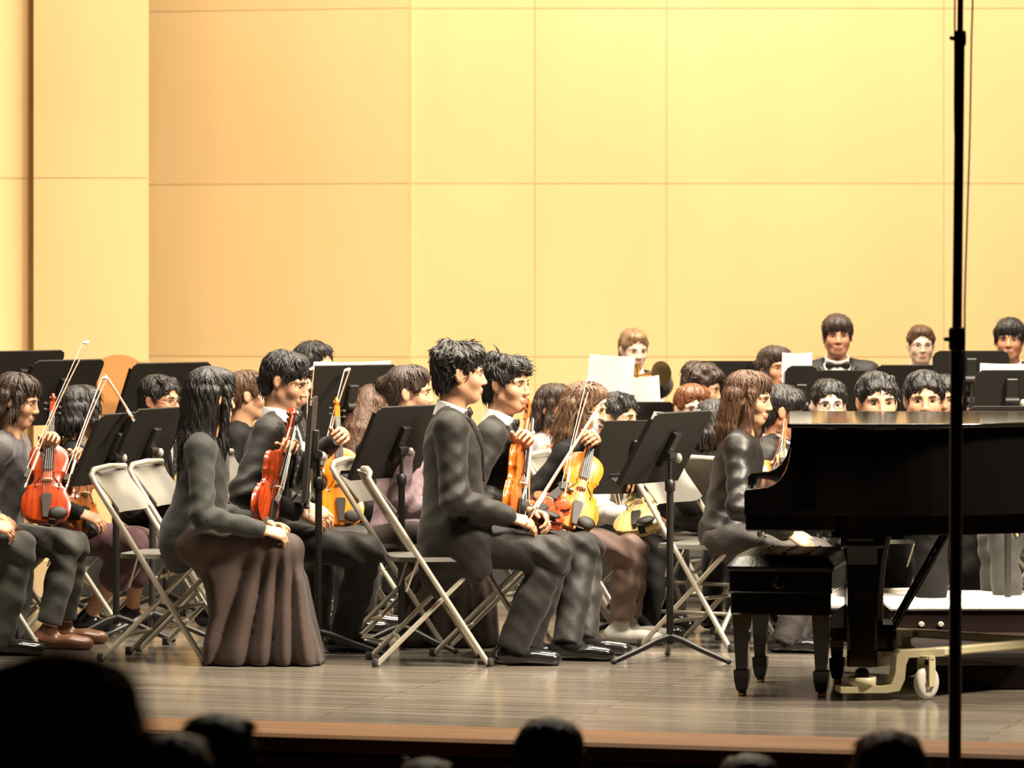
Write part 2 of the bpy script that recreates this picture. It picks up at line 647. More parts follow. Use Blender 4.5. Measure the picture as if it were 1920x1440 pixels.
def floor_mat():
    m = bpy.data.materials.new('stage_boards')
    m.use_nodes = True
    nt = m.node_tree
    b = nt.nodes['Principled BSDF']
    tc = nt.nodes.new('ShaderNodeTexCoord')
    mp = nt.nodes.new('ShaderNodeMapping')
    nt.links.new(tc.outputs['Object'], mp.inputs[0])
    br = nt.nodes.new('ShaderNodeTexBrick')
    br.inputs['Color1'].default_value = (0.17, 0.145, 0.115, 1)
    br.inputs['Color2'].default_value = (0.12, 0.102, 0.082, 1)
    br.inputs['Mortar'].default_value = (0.03, 0.025, 0.02, 1)
    br.inputs['Scale'].default_value = 1.0
    br.inputs['Brick Width'].default_value = 2.4
    br.inputs['Row Height'].default_value = 0.11
    br.inputs['Mortar Size'].default_value = 0.003
    br.offset = 0.37
    nt.links.new(mp.outputs[0], br.inputs['Vector'])
    m2 = nt.nodes.new('ShaderNodeMapping')
    m2.inputs['Scale'].default_value = (0.6, 9, 1)
    nt.links.new(tc.outputs['Object'], m2.inputs[0])
    n = nt.nodes.new('ShaderNodeTexNoise')
    n.inputs['Scale'].default_value = 2.2
    n.inputs['Detail'].default_value = 6
    nt.links.new(m2.outputs[0], n.inputs['Vector'])
    mx = nt.nodes.new('ShaderNodeMix')
    mx.data_type = 'RGBA'
    mx.blend_type = 'OVERLAY'
    mx.inputs[0].default_value = 0.6
    nt.links.new(br.outputs[0], mx.inputs[6])
    nt.links.new(n.outputs[0], mx.inputs[7])
    nt.links.new(mx.outputs[2], b.inputs['Base Color'])
    rr = nt.nodes.new('ShaderNodeMapRange')
    rr.inputs['To Min'].default_value = 0.12
    rr.inputs['To Max'].default_value = 0.26
    nt.links.new(n.outputs[0], rr.inputs[0])
    nt.links.new(rr.outputs[0], b.inputs['Roughness'])
    b.inputs['Specular IOR Level'].default_value = 0.6
    bp = nt.nodes.new('ShaderNodeBump')
    bp.inputs['Strength'].default_value = 0.08
    bp.inputs['Distance'].default_value = 0.003
    nt.links.new(n.outputs[0], bp.inputs['Height'])
    nt.links.new(bp.outputs[0], b.inputs['Normal'])
    return m


stagewood = floor_mat()
nosewood = wood_mat('nosing_wood', (0.085, 0.036, 0.010), (0.16, 0.072, 0.020), 0.6, 0.0, (0.5, 8, 8), 3, spec=0.2)
facewood = wood_mat('stage_front_wood', (0.035, 0.009, 0.003), (0.062, 0.017, 0.006), 0.45, 0.1, (0.6, 6, 6), 3)

O0 = A(0, edge_y(0), 0)


def on_edge_frame(mb_fn, name, m, parent=None):
    mb = MB()
    mb_fn(mb)
    o = mb.build(name, m, parent, loc=tuple(O0) if parent is None else (0, 0, 0))
    if parent is None:
        o.rotation_euler = (0, 0, EDG_A)
    return o


floor = on_edge_frame(lambda mb: mb.box((0.5, 7.3, -0.03), (15, 14.0, 0.06)), 'floor', stagewood)
tag(floor, 'dark glossy stage boards under the orchestra', kind='structure')
apron = on_edge_frame(lambda mb: mb.box((0.5, 0.21, -0.028), (15, 0.42, 0.06), bev=0.012), 'trim_1', nosewood)
tag(apron, 'orange-brown wooden nosing along the stage edge', kind='structure')
front = on_edge_frame(lambda mb: mb.box((0.5, 0.12, -0.63), (15, 0.12, 1.14)), 'wall_front', facewood)
tag(front, 'dark red-brown wooden face below the stage edge', kind='structure')
for i in range(10):
    mb = MB()
    mb.box((-6.4 + i * 1.5, 0.045, -0.63), (1.49, 0.03, 1.12), bev=0.006)
    mb.build('panel', facewood, front)

# raked hall floor
hallc = mat('hall_carpet', (0.03, 0.012, 0.009), 0.9, bump=0.3, bscale=80, var=0.3, vscale=20)


def hall_z(y):
    return 0.30 - 0.0975 * y


mb = MB()
n0, n1 = -1.0, 15.6
vs = [(-7, n0, hall_z(n0)), (8, n0, hall_z(n0)), (8, n1, hall_z(n1)), (-7, n1, hall_z(n1))]
vs += [(x, y, z - 0.1) for x, y, z in vs]
mb._add(vs, [(0, 1, 2, 3), (7, 6, 5, 4), (0, 4, 5, 1), (1, 5, 6, 2), (2, 6, 7, 3), (3, 7, 4, 0)], False)
hf = mb.build('floor_hall', hallc)
tag(hf, 'dark carpet of the raked auditorium floor', kind='structure')

# acoustic shell
shellm = wood_mat('shell_panel_cream', (0.84, 0.575, 0.265), (0.875, 0.61, 0.290), 0.55, 0.0, (1, 1, 0.3), 2.0, bump=0.02)


def shell_section(name, label, xa, Da, xb, Db, cols, rows, bulge=0.012, back=True):
    a = P(xa, HOR, Da)
    b = P(xb, HOR, Db)
    a[2] = b[2] = 0
    ux = nrm(b - a)
    W = np.linalg.norm(b - a)
    nrmv = A(ux[1], -ux[0], 0)
    if nrmv[1] > 0:
        nrmv = -nrmv
    zt = rows[-1]
    R = np.stack([ux, -nrmv, A(0, 0, 1)], 1)
    mb = MB()
    mb.box((W / 2, 0.05, zt / 2), (W, 0.05, zt))
    w = mb.build(name, shellm, None, loc=tuple(a))
    w.rotation_euler = (0, 0, math.atan2(ux[1], ux[0]))
    tag(w, label, kind='structure')
    g = 0.0016
    NS = 10
    for i in range(len(cols) - 1):
        for j in range(len(rows) - 1):
            x0, x1 = cols[i] * W + g, cols[i + 1] * W - g
            z0, z1 = rows[j] + g, rows[j + 1] - g
            mb = MB()
            vs = []
            bu = bulge * (1.0 + 0.5 * math.sin(3.1 * i + 1.7 * j))
            for p in range(NS + 1):
                for q in range(NS + 1):
                    u, v = p / NS, q / NS
                    d = bu * (1 - (2 * u - 1) ** 2) * (0.4 + 0.6 * (1 - (2 * v - 1) ** 2))
                    vs.append((x0 + u * (x1 - x0), 0.012 - d, z0 + v * (z1 - z0)))
            fs = []
            for p in range(NS):
                for q in range(NS):
                    c = p * (NS + 1) + q
                    fs.append((c, c + NS + 1, c + NS + 2, c + 1))
            mb._add(vs, fs, True)
            # returned edges
            N1 = NS + 1
            ring = [p * N1 for p in range(N1)] + [NS * N1 + q for q in range(1, N1)] + \
                   [p * N1 + NS for p in range(NS - 1, -1, -1)] + [q for q in range(NS - 1, 0, -1)]
            vr = [vs[k] for k in ring]
            vb = [(x, 0.03, z) for x, y, z in vr]
            nr = len(vr)
            mb._add(vr + vb, [(k, nr + k, nr + (k + 1) % nr, (k + 1) % nr) for k in range(nr)], False)
            mb.build('panel', shellm, w, recalc=False)
    return w


ROWS = [0.0, 1.09, 2.09, 3.10, 4.12, 5.1]
shell_section('wall_back', 'cream yellow back wall of the acoustic shell in large square panels',
              765, 26.0, 2290, 26.0, [0, 0.156, 0.318, 0.659, 1.0], ROWS)
shell_section('wall_left', 'darker cream angled side wall of the acoustic shell', 140, 26.46, 765, 25.95, [0, 1.0], ROWS)
shell_section('wall_left_tower', 'pale cream shell tower beside a dark vertical slot', 62, 24.52, 276, 24.50, [0, 1.0], ROWS, 0.006)
shell_section('wall_left_wing', 'cream shell panel left of the dark vertical slot', -420, 24.15, 54, 24.62, [0, 0.5, 1.0], ROWS, 0.006)

# ================================================================== GRAND PIANO
PY0, PY1 = 16.42, 17.86


def piano():
    x0 = 0.845
    root = empty('grand_piano', (x0, PY0, 0), math.radians(-3.6))
    tag(root, 'glossy black grand piano with closed lid standing on a wheeled dolly', 'piano')
    # plan outline, local: x along the strings, y across (0 near the hall, W far side)
    W = PY1 - PY0

    def outline(off, xs):
        pts = [(xs, -off), (0.60, -off)]
        for i in range(1, 15):
            t = i / 14.0
            x = 0.60 + t * 1.15
            s = t * t * (3 - 2 * t)
            pts.append((x, -off + s * 0.62))
        cx, cy, r = 1.72, 1.06, 0.38 + off
        for i in range(0, 13):
            a = math.radians(-75 + i * 165 / 12.0)
            pts.append((cx + r * math.cos(a), cy + (r) * math.sin(a)))
        pts.append((xs, W + off))
        return pts
    zb, zt = 0.702, 0.997
    mb = MB()
    mb.prism(outline(0, 0.17), (0, 0, zb), (1, 0, 0), (0, 1, 0), (0, 0, zt - zb))
    case = mb.build('case', lacquer, root)
    mb = MB()
    mb.prism(outline(0.012, 0.0), (0, 0, zb - 0.018), (1, 0, 0), (0, 1, 0), (0, 0, 0.018))
    mb.tube([A(0, -0.012, zb - 0.002)] + [A(p[0], p[1], zb - 0.002) for p in outline(0.012, 0.0)[:-1]], 0.009, 8)
    mb.build('rim_moulding', lacquer, root)
    # arms
    for yy in (0.0, W - 0.075):
        prof = [(0.0, 0.702), (0.0, 0.765), (0.008, 0.776), (0.05, 0.780), (0.085, 0.784), (0.11, 0.795), (0.132, 0.815),
                (0.15, 0.845), (0.163, 0.885), (0.170, 0.93), (0.172, 0.997), (0.26, 0.997), (0.26, 0.702)]
        mb = MB()
        mb.prism(prof, (0, yy, 0), (1, 0, 0), (0, 0, 1), (0, 0.075, 0))
        mb.build('arm', lacquer, root)
    # key bed and under frame
    mb = MB()
    mb.box((0.17, W / 2, 0.655), (0.33, W - 0.03, 0.06), bev=0.006)
    mb.box((0.02, W / 2, 0.71), (0.03, W - 0.16, 0.055), bev=0.004)
    mb.build('key_bed', lacquer, root)
    mb = MB()
    for (a, b) in (((0.30, 0.25), (1.6, 0.9)), ((0.30, 0.72), (1.75, 1.0)), ((0.30, 1.2), (1.6, 1.2))):
        a3, b3 = A(a[0], a[1], 0.64), A(b[0], b[1], 0.64)
        d = nrm(b3 - a3)
        R = np.stack([d, A(-d[1], d[0], 0), A(0, 0, 1)], 1)
        mb.box((a3 + b3) / 2, (np.linalg.norm(b3 - a3), 0.09, 0.10), R, bev=0.005)
    mb.box((0.42, W / 2, 0.64), (0.10, W - 0.1, 0.10), bev=0.005)
    mb.build('under_beam', lacquer, root)
    mb = MB()
    mb.prism([(0.165, 0.735), (0.22, 0.735), (0.22, 0.97), (0.195, 0.96), (0.178, 0.84)], (0, 0.075, 0), (1, 0, 0), (0, 0, 1), (0, W - 0.15, 0))
    mb.build('fallboard', lacquer, root)
    mb = MB()
    mb.box((0.11, W / 2, 0.757), (0.16, W - 0.152, 0.022), bev=0.008)
    mb.box((0.035, W / 2, 0.745), (0.012, W - 0.152, 0.03), bev=0.004)
    mb.build('key_cover', lacquer, root)
    # lid
    mb = MB()
    mb.prism(outline(0.022, 0.165), (0, 0, 1.002), (1, 0, 0), (0, 1, 0), (0, 0, 0.018))
    lp = outline(0.022, 0.165)
    mb.tube([A(p[0], p[1], 1.011) for p in lp + [lp[0]]], 0.0095, 8)
    lid = mb.build('lid', lacquer, root)
    # legs
    def leg(x, y):
        mb = MB()
        z0 = 0.125
        mb.box((x, y, 0.625), (0.16, 0.16, 0.13), bev=0.01)
        prof = [(-0.07, 0.56), (0.07, 0.56), (0.058, 0.50), (0.043, z0 + 0.06), (0.050, z0), (-0.050, z0), (-0.043, z0 + 0.06), (-0.058, 0.50)]
        mb.prism(prof, (x, y - 0.055, 0), (1, 0, 0), (0, 0, 1), (0, 0.11, 0))
        mb.prism(prof, (x - 0.055, y, 0), (0, 1, 0), (0, 0, 1), (0.11, 0, 0))
        lg = mb.build('leg', lacquer, root)
        mb = MB()
        mb.lathe((x, y, 0.062), [(0.012, 0), (0.026, 0.004), (0.026, 0.045), (0.014, 0.055)], 14)
        mb.build('caster', metalbl, lg)
    leg(0.43, 0.16)
    leg(0.43, W - 0.16)
    leg(1.75, 0.98)
    # lyre
    mb = MB()
    yc = W / 2
    for s in (-1, 1):
        pts = []
        for i in range(9):
            t = i / 8.0
            pts.append(A(0.50 + 0.05 * t ** 3, yc + s * (0.055 + 0.07 * t * t), 0.22 + t * 0.42))
        mb.tube(pts, 0.017, 10)
    mb.box((0.49, yc, 0.195), (0.15, 0.34, 0.10), bev=0.012)
    mb.box((0.54, yc, 0.635), (0.12, 0.36, 0.03), bev=0.005)
    ly = mb.build('pedal_lyre', lacquer, root)
    for k in (-1, 0, 1):
        mb = MB()
        mb.tube([A(0.42, yc + k * 0.075, 0.18), A(0.35, yc + k * 0.075, 0.178), A(0.28, yc + k * 0.075, 0.165)], [0.008, 0.014, 0.022], 10, flat=0.5)
        mb.build('pedal', brass, ly)
    for s in (-1, 1):
        mb = MB()
        mb.tube([A(0.55, yc + s * 0.1, 0.22), A(0.80, yc + s * 0.14, 0.66)], 0.011, 8)
        mb.build('lyre_brace', lacquer, root)
    return root


piano()


def piano_dolly():
    root = empty('piano_dolly', (0.845, PY0, 0), math.radians(-3.6))
    tag(root, 'cream steel piano dolly with pale rubber wheels under the grand piano', 'dolly')
    W = PY1 - PY0
    legs = [(0.43, 0.16), (0.43, W - 0.16), (1.75, 0.98)]
    hub = A(1.15, 0.72, 0.165)
    for i, (x, y) in enumerate(legs):
        c = A(x, y, 0)
        d = nrm(A(hub[0], hub[1], 0) - c)
        if i == 0:
            d = nrm(A(1.0, 0.22, 0))
        n = A(-d[1], d[0], 0)
        R = np.stack([d, n, A(0, 0, 1)], 1)
        mb = MB()
        p = [(-0.09, 0.052), (0.07, 0.052), (0.10, 0.06), (0.115, 0.10), (0.12, 0.165), (0.135, 0.182), (0.30, 0.186), (0.30, 0.160),
             (0.165, 0.156), (0.155, 0.13), (0.15, 0.075), (0.13, 0.035), (0.08, 0.028), (-0.09, 0.030)]
        mb.prism(p, c - n * 0.045, d, A(0, 0, 1), n * 0.09)
        e = c + d * 0.28
        e2 = A(hub[0], hub[1], 0)
        L = np.linalg.norm(e2 - e)
        d2 = nrm(e2 - e)
        R2 = np.stack([d2, A(-d2[1], d2[0], 0), A(0, 0, 1)], 1)
        mb.box((e + e2) / 2 + A(0, 0, 0.172), (L + 0.05, 0.05, 0.032), R2, bev=0.006)
        arm = mb.build('arm', dolly, root)
        mb = MB()
        mb.lathe(c + A(0, 0, 0.05), [(0.045, 0), (0.052, 0.003), (0.052, 0.035), (0.046, 0.035), (0.04, 0.012), (0.0, 0.012)], 18)
        mb.build('leg_cup', dolly, arm)
        # caster wheel
        wc = c + d * 0.235 - n * 0.03 * (1 if i == 0 else 0)
        ax = nrm(-n + d * 0.75)
        mb = MB()
        mb.lathe(wc + A(0, 0, 0.063) - ax * 0.016, [(0.026, 0.0), (0.045, 0.0), (0.057, 0.003), (0.0625, 0.010), (0.0625, 0.022), (0.057, 0.029), (0.045, 0.032), (0.026, 0.032)], 28, ax)
        wh = mb.build('wheel', wheelw, root)
        mb = MB()
        mb.lathe(wc + A(0, 0, 0.063) - ax * 0.02, [(0.004, 0), (0.027, 0.001), (0.027, 0.039), (0.004, 0.04)], 18, ax)
        mb.build('hub_cap', chrome, wh)
        mb = MB()
        for s in (-1, 1):
            R3 = np.stack([ax, np.cross(A(0, 0, 1), ax), A(0, 0, 1)], 1)
            mb.box(wc + ax * 0.026 * s + A(0, 0, 0.105), (0.005, 0.035, 0.11), R3)
        mb.lathe(wc + A(0, 0, 0.150), [(0.032, 0), (0.032, 0.012)], 14)
        mb.build('fork', dolly, wh)


piano_dolly()


def piano_bench():
    root = empty('piano_bench', (P(1482, HOR, 16.98)[0], 16.98, 0), math.radians(-10))
    tag(root, 'black leather piano bench with square tapered legs tucked under the keyboard', 'bench')
    w, d = 0.385, 0.66
    hz = 0.47
    # cushion (superellipse pad)
    mb = MB()
    vs = []
    fs = []
    n = 18
    for i in range(n + 1):
        for j in range(n + 1):
            u, v = 2 * i / n - 1, 2 * j / n - 1
            e = (1 - abs(u) ** 6) * (1 - abs(v) ** 6)
            dim = 0.004 * (math.cos(u * math.pi * 3) * math.cos(v * math.pi * 5))
            vs.append((u * w / 2 * 1.03, v * d / 2 * 1.02, hz + 0.012 + 0.043 * max(e, 0) ** 0.35 + dim * e))
    for i in range(n):
        for j in range(n):
            c = i * (n + 1) + j
            fs.append((c, c + n + 1, c + n + 2, c + 1))
    mb._add(vs, fs, True)
    mb.box((0, 0, hz + 0.004), (w * 1.03, d * 1.02, 0.018), bev=0.004)
    pad = mb.build('cushion', benchleather, root)
    for bx in (-.09, .0, .09):
        for by in (-0.2, -0.067, 0.067, 0.2):
            mb = MB()
            mb.ell((bx, by, hz + 0.056), (0.008, 0.008, 0.004), nu=8, nv=4)
            mb.build('button', benchleather, pad)
    mb = MB()
    mb.box((0, 0, 0.425), (w * 0.99, d * 0.99, 0.085), bev=0.004)
    mb.box((0, 0, 0.392), (w * 1.0, d * 1.0, 0.012), bev=0.003)
    mb.box((0, 0, 0.345), (w * 0.97, d * 0.98, 0.085), bev=0.006)
    mb.build('apron', lacquer, root)
    for sx in (-1, 1):
        for sy in (-1, 1):
            mb = MB()
            x, y = sx * (w / 2 - 0.045), sy * (d / 2 - 0.045)
            a, b = 0.033, 0.021
            vs = []
            for (z, r) in ((0.31, a), (0.10, b), (0.095, b + 0.008), (0.06, b + 0.006), (0.028, b), (0.018, b - 0.004)):
                vs += [(x - r, y - r, z), (x + r, y - r, z), (x + r, y + r, z), (x - r, y + r, z)]
            fs = []
            for k in range(5):
                for q in range(4):
                    q2 = (q + 1) % 4
                    fs.append((k * 4 + q, k * 4 + q2, k * 4 + 4 + q2, k * 4 + 4 + q))
            fs.append((20, 21, 22, 23))
            mb._add(vs, fs, False)
            lg = mb.build('leg', lacquer, root)
            mb = MB()
            mb.lathe((x, y, 0.0), [(0.015, 0), (0.017, 0.003), (0.017, 0.015), (0.012, 0.02)], 12)
            mb.build('glide', brass, lg)
    for s in (-1, 1):
        mb = MB()
        mb.lathe((0.06 * 0, s * (d / 2 - 0.002), 0.425), [(0.01, 0), (0.01, 0.02), (0.024, 0.022), (0.026, 0.034), (0.018, 0.04)], 14, A(0, s, 0))
        mb.build('knob', lacquer, root)


piano_bench()

# conductor's podium
pr = empty('podium', (P(1668, HOR, 18.6)[0], 18.58, 0))
tag(pr, "low conductor's podium with pale carpet top and dark wooden sides", 'podium')
mb = MB()
mb.box((0.56, 0.42, 0.09), (1.10, 0.82, 0.18), bev=0.004)
mb.build('base', podwood, pr)
mb = MB()
mb.box((0.56, 0.42, 0.19), (1.13, 0.85, 0.026), bev=0.008)
mb.build('carpet_top', podtop, pr)
mb = MB()
mb.box((0.36, -0.82, 0.045), (0.66, 1.60, 0.09), bev=0.006)
mb.build('lower_step', podwood, pr)
for k, xx in enumerate((0.13, 0.21)):
    mb = MB()
    mb.lathe((xx, 0.012, 0.12), [(0.013, 0), (0.013, 0.01), (0.008, 0.016)], 12, A(0, -1, 0))
    mb.build('bolt', chrome, pr)


# ================================================================== TALL MICROPHONE STAND
def mic_stand():
    D = 14.25
    c = P(1792, HOR, D)
    hz = hall_z(D)
    root = empty('microphone_stand', (c[0], D, hz))
    tag(root, 'very tall dark telescopic microphone stand in front of the stage edge', 'microphone stand')
    s = FPX / D

    def at(px, py):
        p = P(px, py, D)
        return p - A(c[0], D, hz)
    mb = MB()
    mb.tube([A(0, 0, 0.05), at(1790, 1440), at(1794, 640)], 0.0205, 14)
    mb.build('lower_tube', poleblk, root)
    mb = MB()
    mb.tube([at(1794, 650), at(1800, 72)], 0.0155, 14)
    mb.build('middle_tube', poleblk, root)
    mb = MB()
    mb.tube([at(1800, 90), at(1803, -260)], 0.0095, 12)
    mb.build('upper_tube', poleblk, root)
    for (px, py, r, hh) in ((1794, 636, 0.026, 0.075), (1800.5, 72, 0.019, 0.05)):
        mb = MB()
        q = at(px, py)
        mb.lathe(q - A(0, 0, hh / 2), [(r * .8, 0), (r, 0.008), (r, hh - 0.008), (r * .8, hh)], 16)
        cl = mb.build('clamp_collar', poleblk, root)
        mb = MB()
        mb.tube([q + A(-r, 0, 0), q + A(-r - 0.012, -0.02, 0)], 0.007, 8)
        mb.build('clamp_knob', poleblk, cl)
    for k in range(3):
        a = math.radians(90 + 120 * k)
        mb = MB()
        mb.tube([A(0, 0, 0.30), A(0.30 * math.cos(a), 0.30 * math.sin(a), 0.02)], 0.012, 8)
        mb.tube([A(0, 0, 0.06), A(0.15 * math.cos(a), 0.15 * math.sin(a), 0.16)], 0.006, 6)
        lg = mb.build('leg', poleblk, root)
    mb = MB()
    q = at(1803, -260)
    mb.tube([q + A(-0.18, 0, 0), q + A(0.18, 0, 0)], 0.008, 8)
    mb.build('crossbar', poleblk, root)
    for sgn in (-1, 1):
        m_ = empty('microphone', tuple(A(c[0], D, hz) + q + A(0.15 * sgn, 0, 0.0)))
        tag(m_, 'slim black microphone on the crossbar of the tall stand', 'microphone', 'pair of microphones on the tall stand')
        mb = MB()
        mb.lathe((0, 0, 0.0), [(0.008, 0), (0.011, 0.02), (0.011, 0.12), (0.009, 0.13)], 12, A(0, 1, -0.2))
        mb.build('barrel', poleblk, m_)
        mb = MB()
        mb.ell((0, 0.135, -0.027), (0.012, 0.016, 0.012))
        mb.build('grille', chrome, m_)
    # cables
    for (nm, pts) in (('left', [(1800, -255), (1790, -40), (1789, 120), (1789, 240), (1793, 330)]),
                      ('right', [(1806, -255), (1822, -60), (1820, 90), (1817, 260), (1812, 420), (1808, 560), (1807, 660), (1801, 760), (1797, 900)])):
        mb = MB()
        W_ = [at(*p) + A(0, -0.02, 0) + A(c[0], D, hz) for p in pts]
        # smooth by Catmull-Rom
        S_ = []
        for i in range(len(W_) - 1):
            p0, p1, p2, p3 = W_[max(i - 1, 0)], W_[i], W_[i + 1], W_[min(i + 2, len(W_) - 1)]
            for t in np.linspace(0, 1, 8, endpoint=False):
                S_.append(0.5 * ((2 * p1) + (-p0 + p2) * t + (2 * p0 - 5 * p1 + 4 * p2 - p3) * t * t + (-p0 + 3 * p1 - 3 * p2 + p3) * t ** 3))
        S_.append(W_[-1])
        b0 = S_[-1]
        mb.tube([p - b0 for p in S_], 0.0032, 6)
        o = mb.build('microphone_cable', cable, None, loc=tuple(b0))
        tag(o, 'thin dark cable %s the tall microphone stand' % ('hanging close against' if nm == 'left' else 'sagging loosely away from'), 'cable')


mic_stand()

mb = MB()  # board added behind the shell slot, closing it so the gap falls dark
mb.box((0, 0, 2.55), (0.60, 0.02, 5.1))
o = mb.build('slot_shade_board', shellm, None, loc=(P(58, HOR, 24.74)[0], 24.74, 0))
tag(o, 'cream board added behind the vertical slot between two shell panels to keep it shaded', kind='structure')

# low riser for the back row
mb = MB()
mb.box((0, 0, 0.10), (7.6, 2.2, 0.20), bev=0.006)
o = mb.build('riser', mat('riser_black_carpet', (0.02, 0.018, 0.016), .85, bump=.2, bscale=150), None, loc=(1.7, 23.0, 0))
tag(o, 'low black carpeted riser carrying the back row of players', 'riser')
# ================================================================== FOLDING CHAIR
def make_chair():
    root = empty('folding_chair', (0, 0, 0))
    w = 0.205
    rt = 0.0115
    for s in (-1, 1):
        y = s * w
        mb = MB()
        mb.tube([A(-0.255, y * 0.93, 0.775), A(-0.262, y, 0.755), A(-0.245, y, 0.72), A(0.215, y, 0.012)], rt, 10)
        fr = mb.build('front_leg', chrome, root)
        mb = MB()
        mb.lathe((0.222, y, 0.0), [(0.014, 0), (0.016, 0.006), (0.015, 0.03), (0.012, 0.034)], 10)
        mb.build('foot_cap', rubber, fr)
        y2 = s * (w - 0.03)
        mb = MB()
        mb.tube([A(0.175, y2, 0.405), A(-0.225, y2, 0.012)], rt * 0.92, 10)
        rl = mb.build('rear_leg', chrome, root)
        mb = MB()
        mb.lathe((-0.232, y2, 0.0), [(0.013, 0), (0.015, 0.006), (0.014, 0.028), (0.011, 0.032)], 10)
        mb.build('foot_cap', rubber, rl)
        mb = MB()
        mb.lathe((-0.02, y, 0.373), [(0.012, -0.006), (0.012, 0.006)], 10, A(0, 1, 0))
        mb.tube([A(-0.06, y, 0.44), A(-0.11, y2, 0.30)], 0.005, 6)
        mb.build('pivot_link', chrome, root)
    mb = MB()
    mb.tube([A(-0.255, -w * .93, 0.775), A(-0.253, 0, 0.782), A(-0.255, w * .93, 0.775)], rt, 10)
    mb.build('top_rail', chrome, root)
    mb = MB()
    mb.tube([A(0.08, -w, 0.215), A(0.08, w, 0.215)], 0.008, 8)
    mb.tube([A(-0.13, -w + 0.03, 0.105), A(-0.13, w - 0.03, 0.105)], 0.008, 8)
    mb.build('crossbar', chrome, root)
    # curved back panel
    mb = MB()
    n = 12
    vs, fs = [], []
    for i in range(n + 1):
        u = 2 * i / n - 1
        bow = 0.03 * (1 - u * u)
        for k, (zz, th) in enumerate(((0.775, 0.0), (0.60, 0.0), (0.60, 0.007), (0.775, 0.007))):
            xx = -0.255 + (0.775 - zz) * 0.62
            cor = 0.02 * max(0, abs(u) - 0.8) / 0.2
            zz2 = zz + (cor if zz < 0.7 else -cor)
            vs.append((xx - bow - th, u * (w - 0.006), zz2))
    for i in range(n):
        for k in range(4):
            k2 = (k + 1) % 4
            fs.append((i * 4 + k, i * 4 + k2, i * 4 + 4 + k2, i * 4 + 4 + k))
    fs.append((0, 1, 2, 3))
    fs.append((n * 4 + 3, n * 4 + 2, n * 4 + 1, n * 4))
    mb._add(vs, fs, False)
    mb.build('backrest', chairgrey, root)
    # seat with turned-down rim
    mb = MB()
    out = []
    for i in range(40):
        a = 2 * math.pi * i / 40
        ca, sa = math.cos(a), math.sin(a)
        out.append((0.02 + 0.19 * math.copysign(abs(ca) ** 0.4, ca), 0.195 * math.copysign(abs(sa) ** 0.4, sa) * (1 - 0.04 * ca)))
    vs = [(x, y, 0.418) for x, y in out] + [(x * .98, y * .98, 0.436) for x, y in out] + [(0.02 + (x - .02) * .86, y * .86, 0.430) for x, y in out]
    N = 40
    fs = [tuple(range(2 * N, 3 * N))] + [tuple(range(N))[::-1]]
    for r in range(2):
        for i in range(N):
            j = (i + 1) % N
            fs.append((r * N + i, r * N + j, r * N + N + j, r * N + N + i))
    mb._add(vs, fs, False)
    mb.build('seat', mat('grey_seat_paint', (0.16, 0.15, 0.13), 0.5, bump=0.05), root)
    return root


CHAIR0 = make_chair()
chair_used = [False]


def chair(X, Y, yaw, label, z=0.0):
    o = CHAIR0 if not chair_used[0] else copy_tree(CHAIR0)
    chair_used[0] = True
    o.location = (X, Y, z)
    o.rotation_euler = (0, 0, math.radians(yaw))
    tag(o, label, 'chair', 'metal folding chairs of the orchestra')
    return o


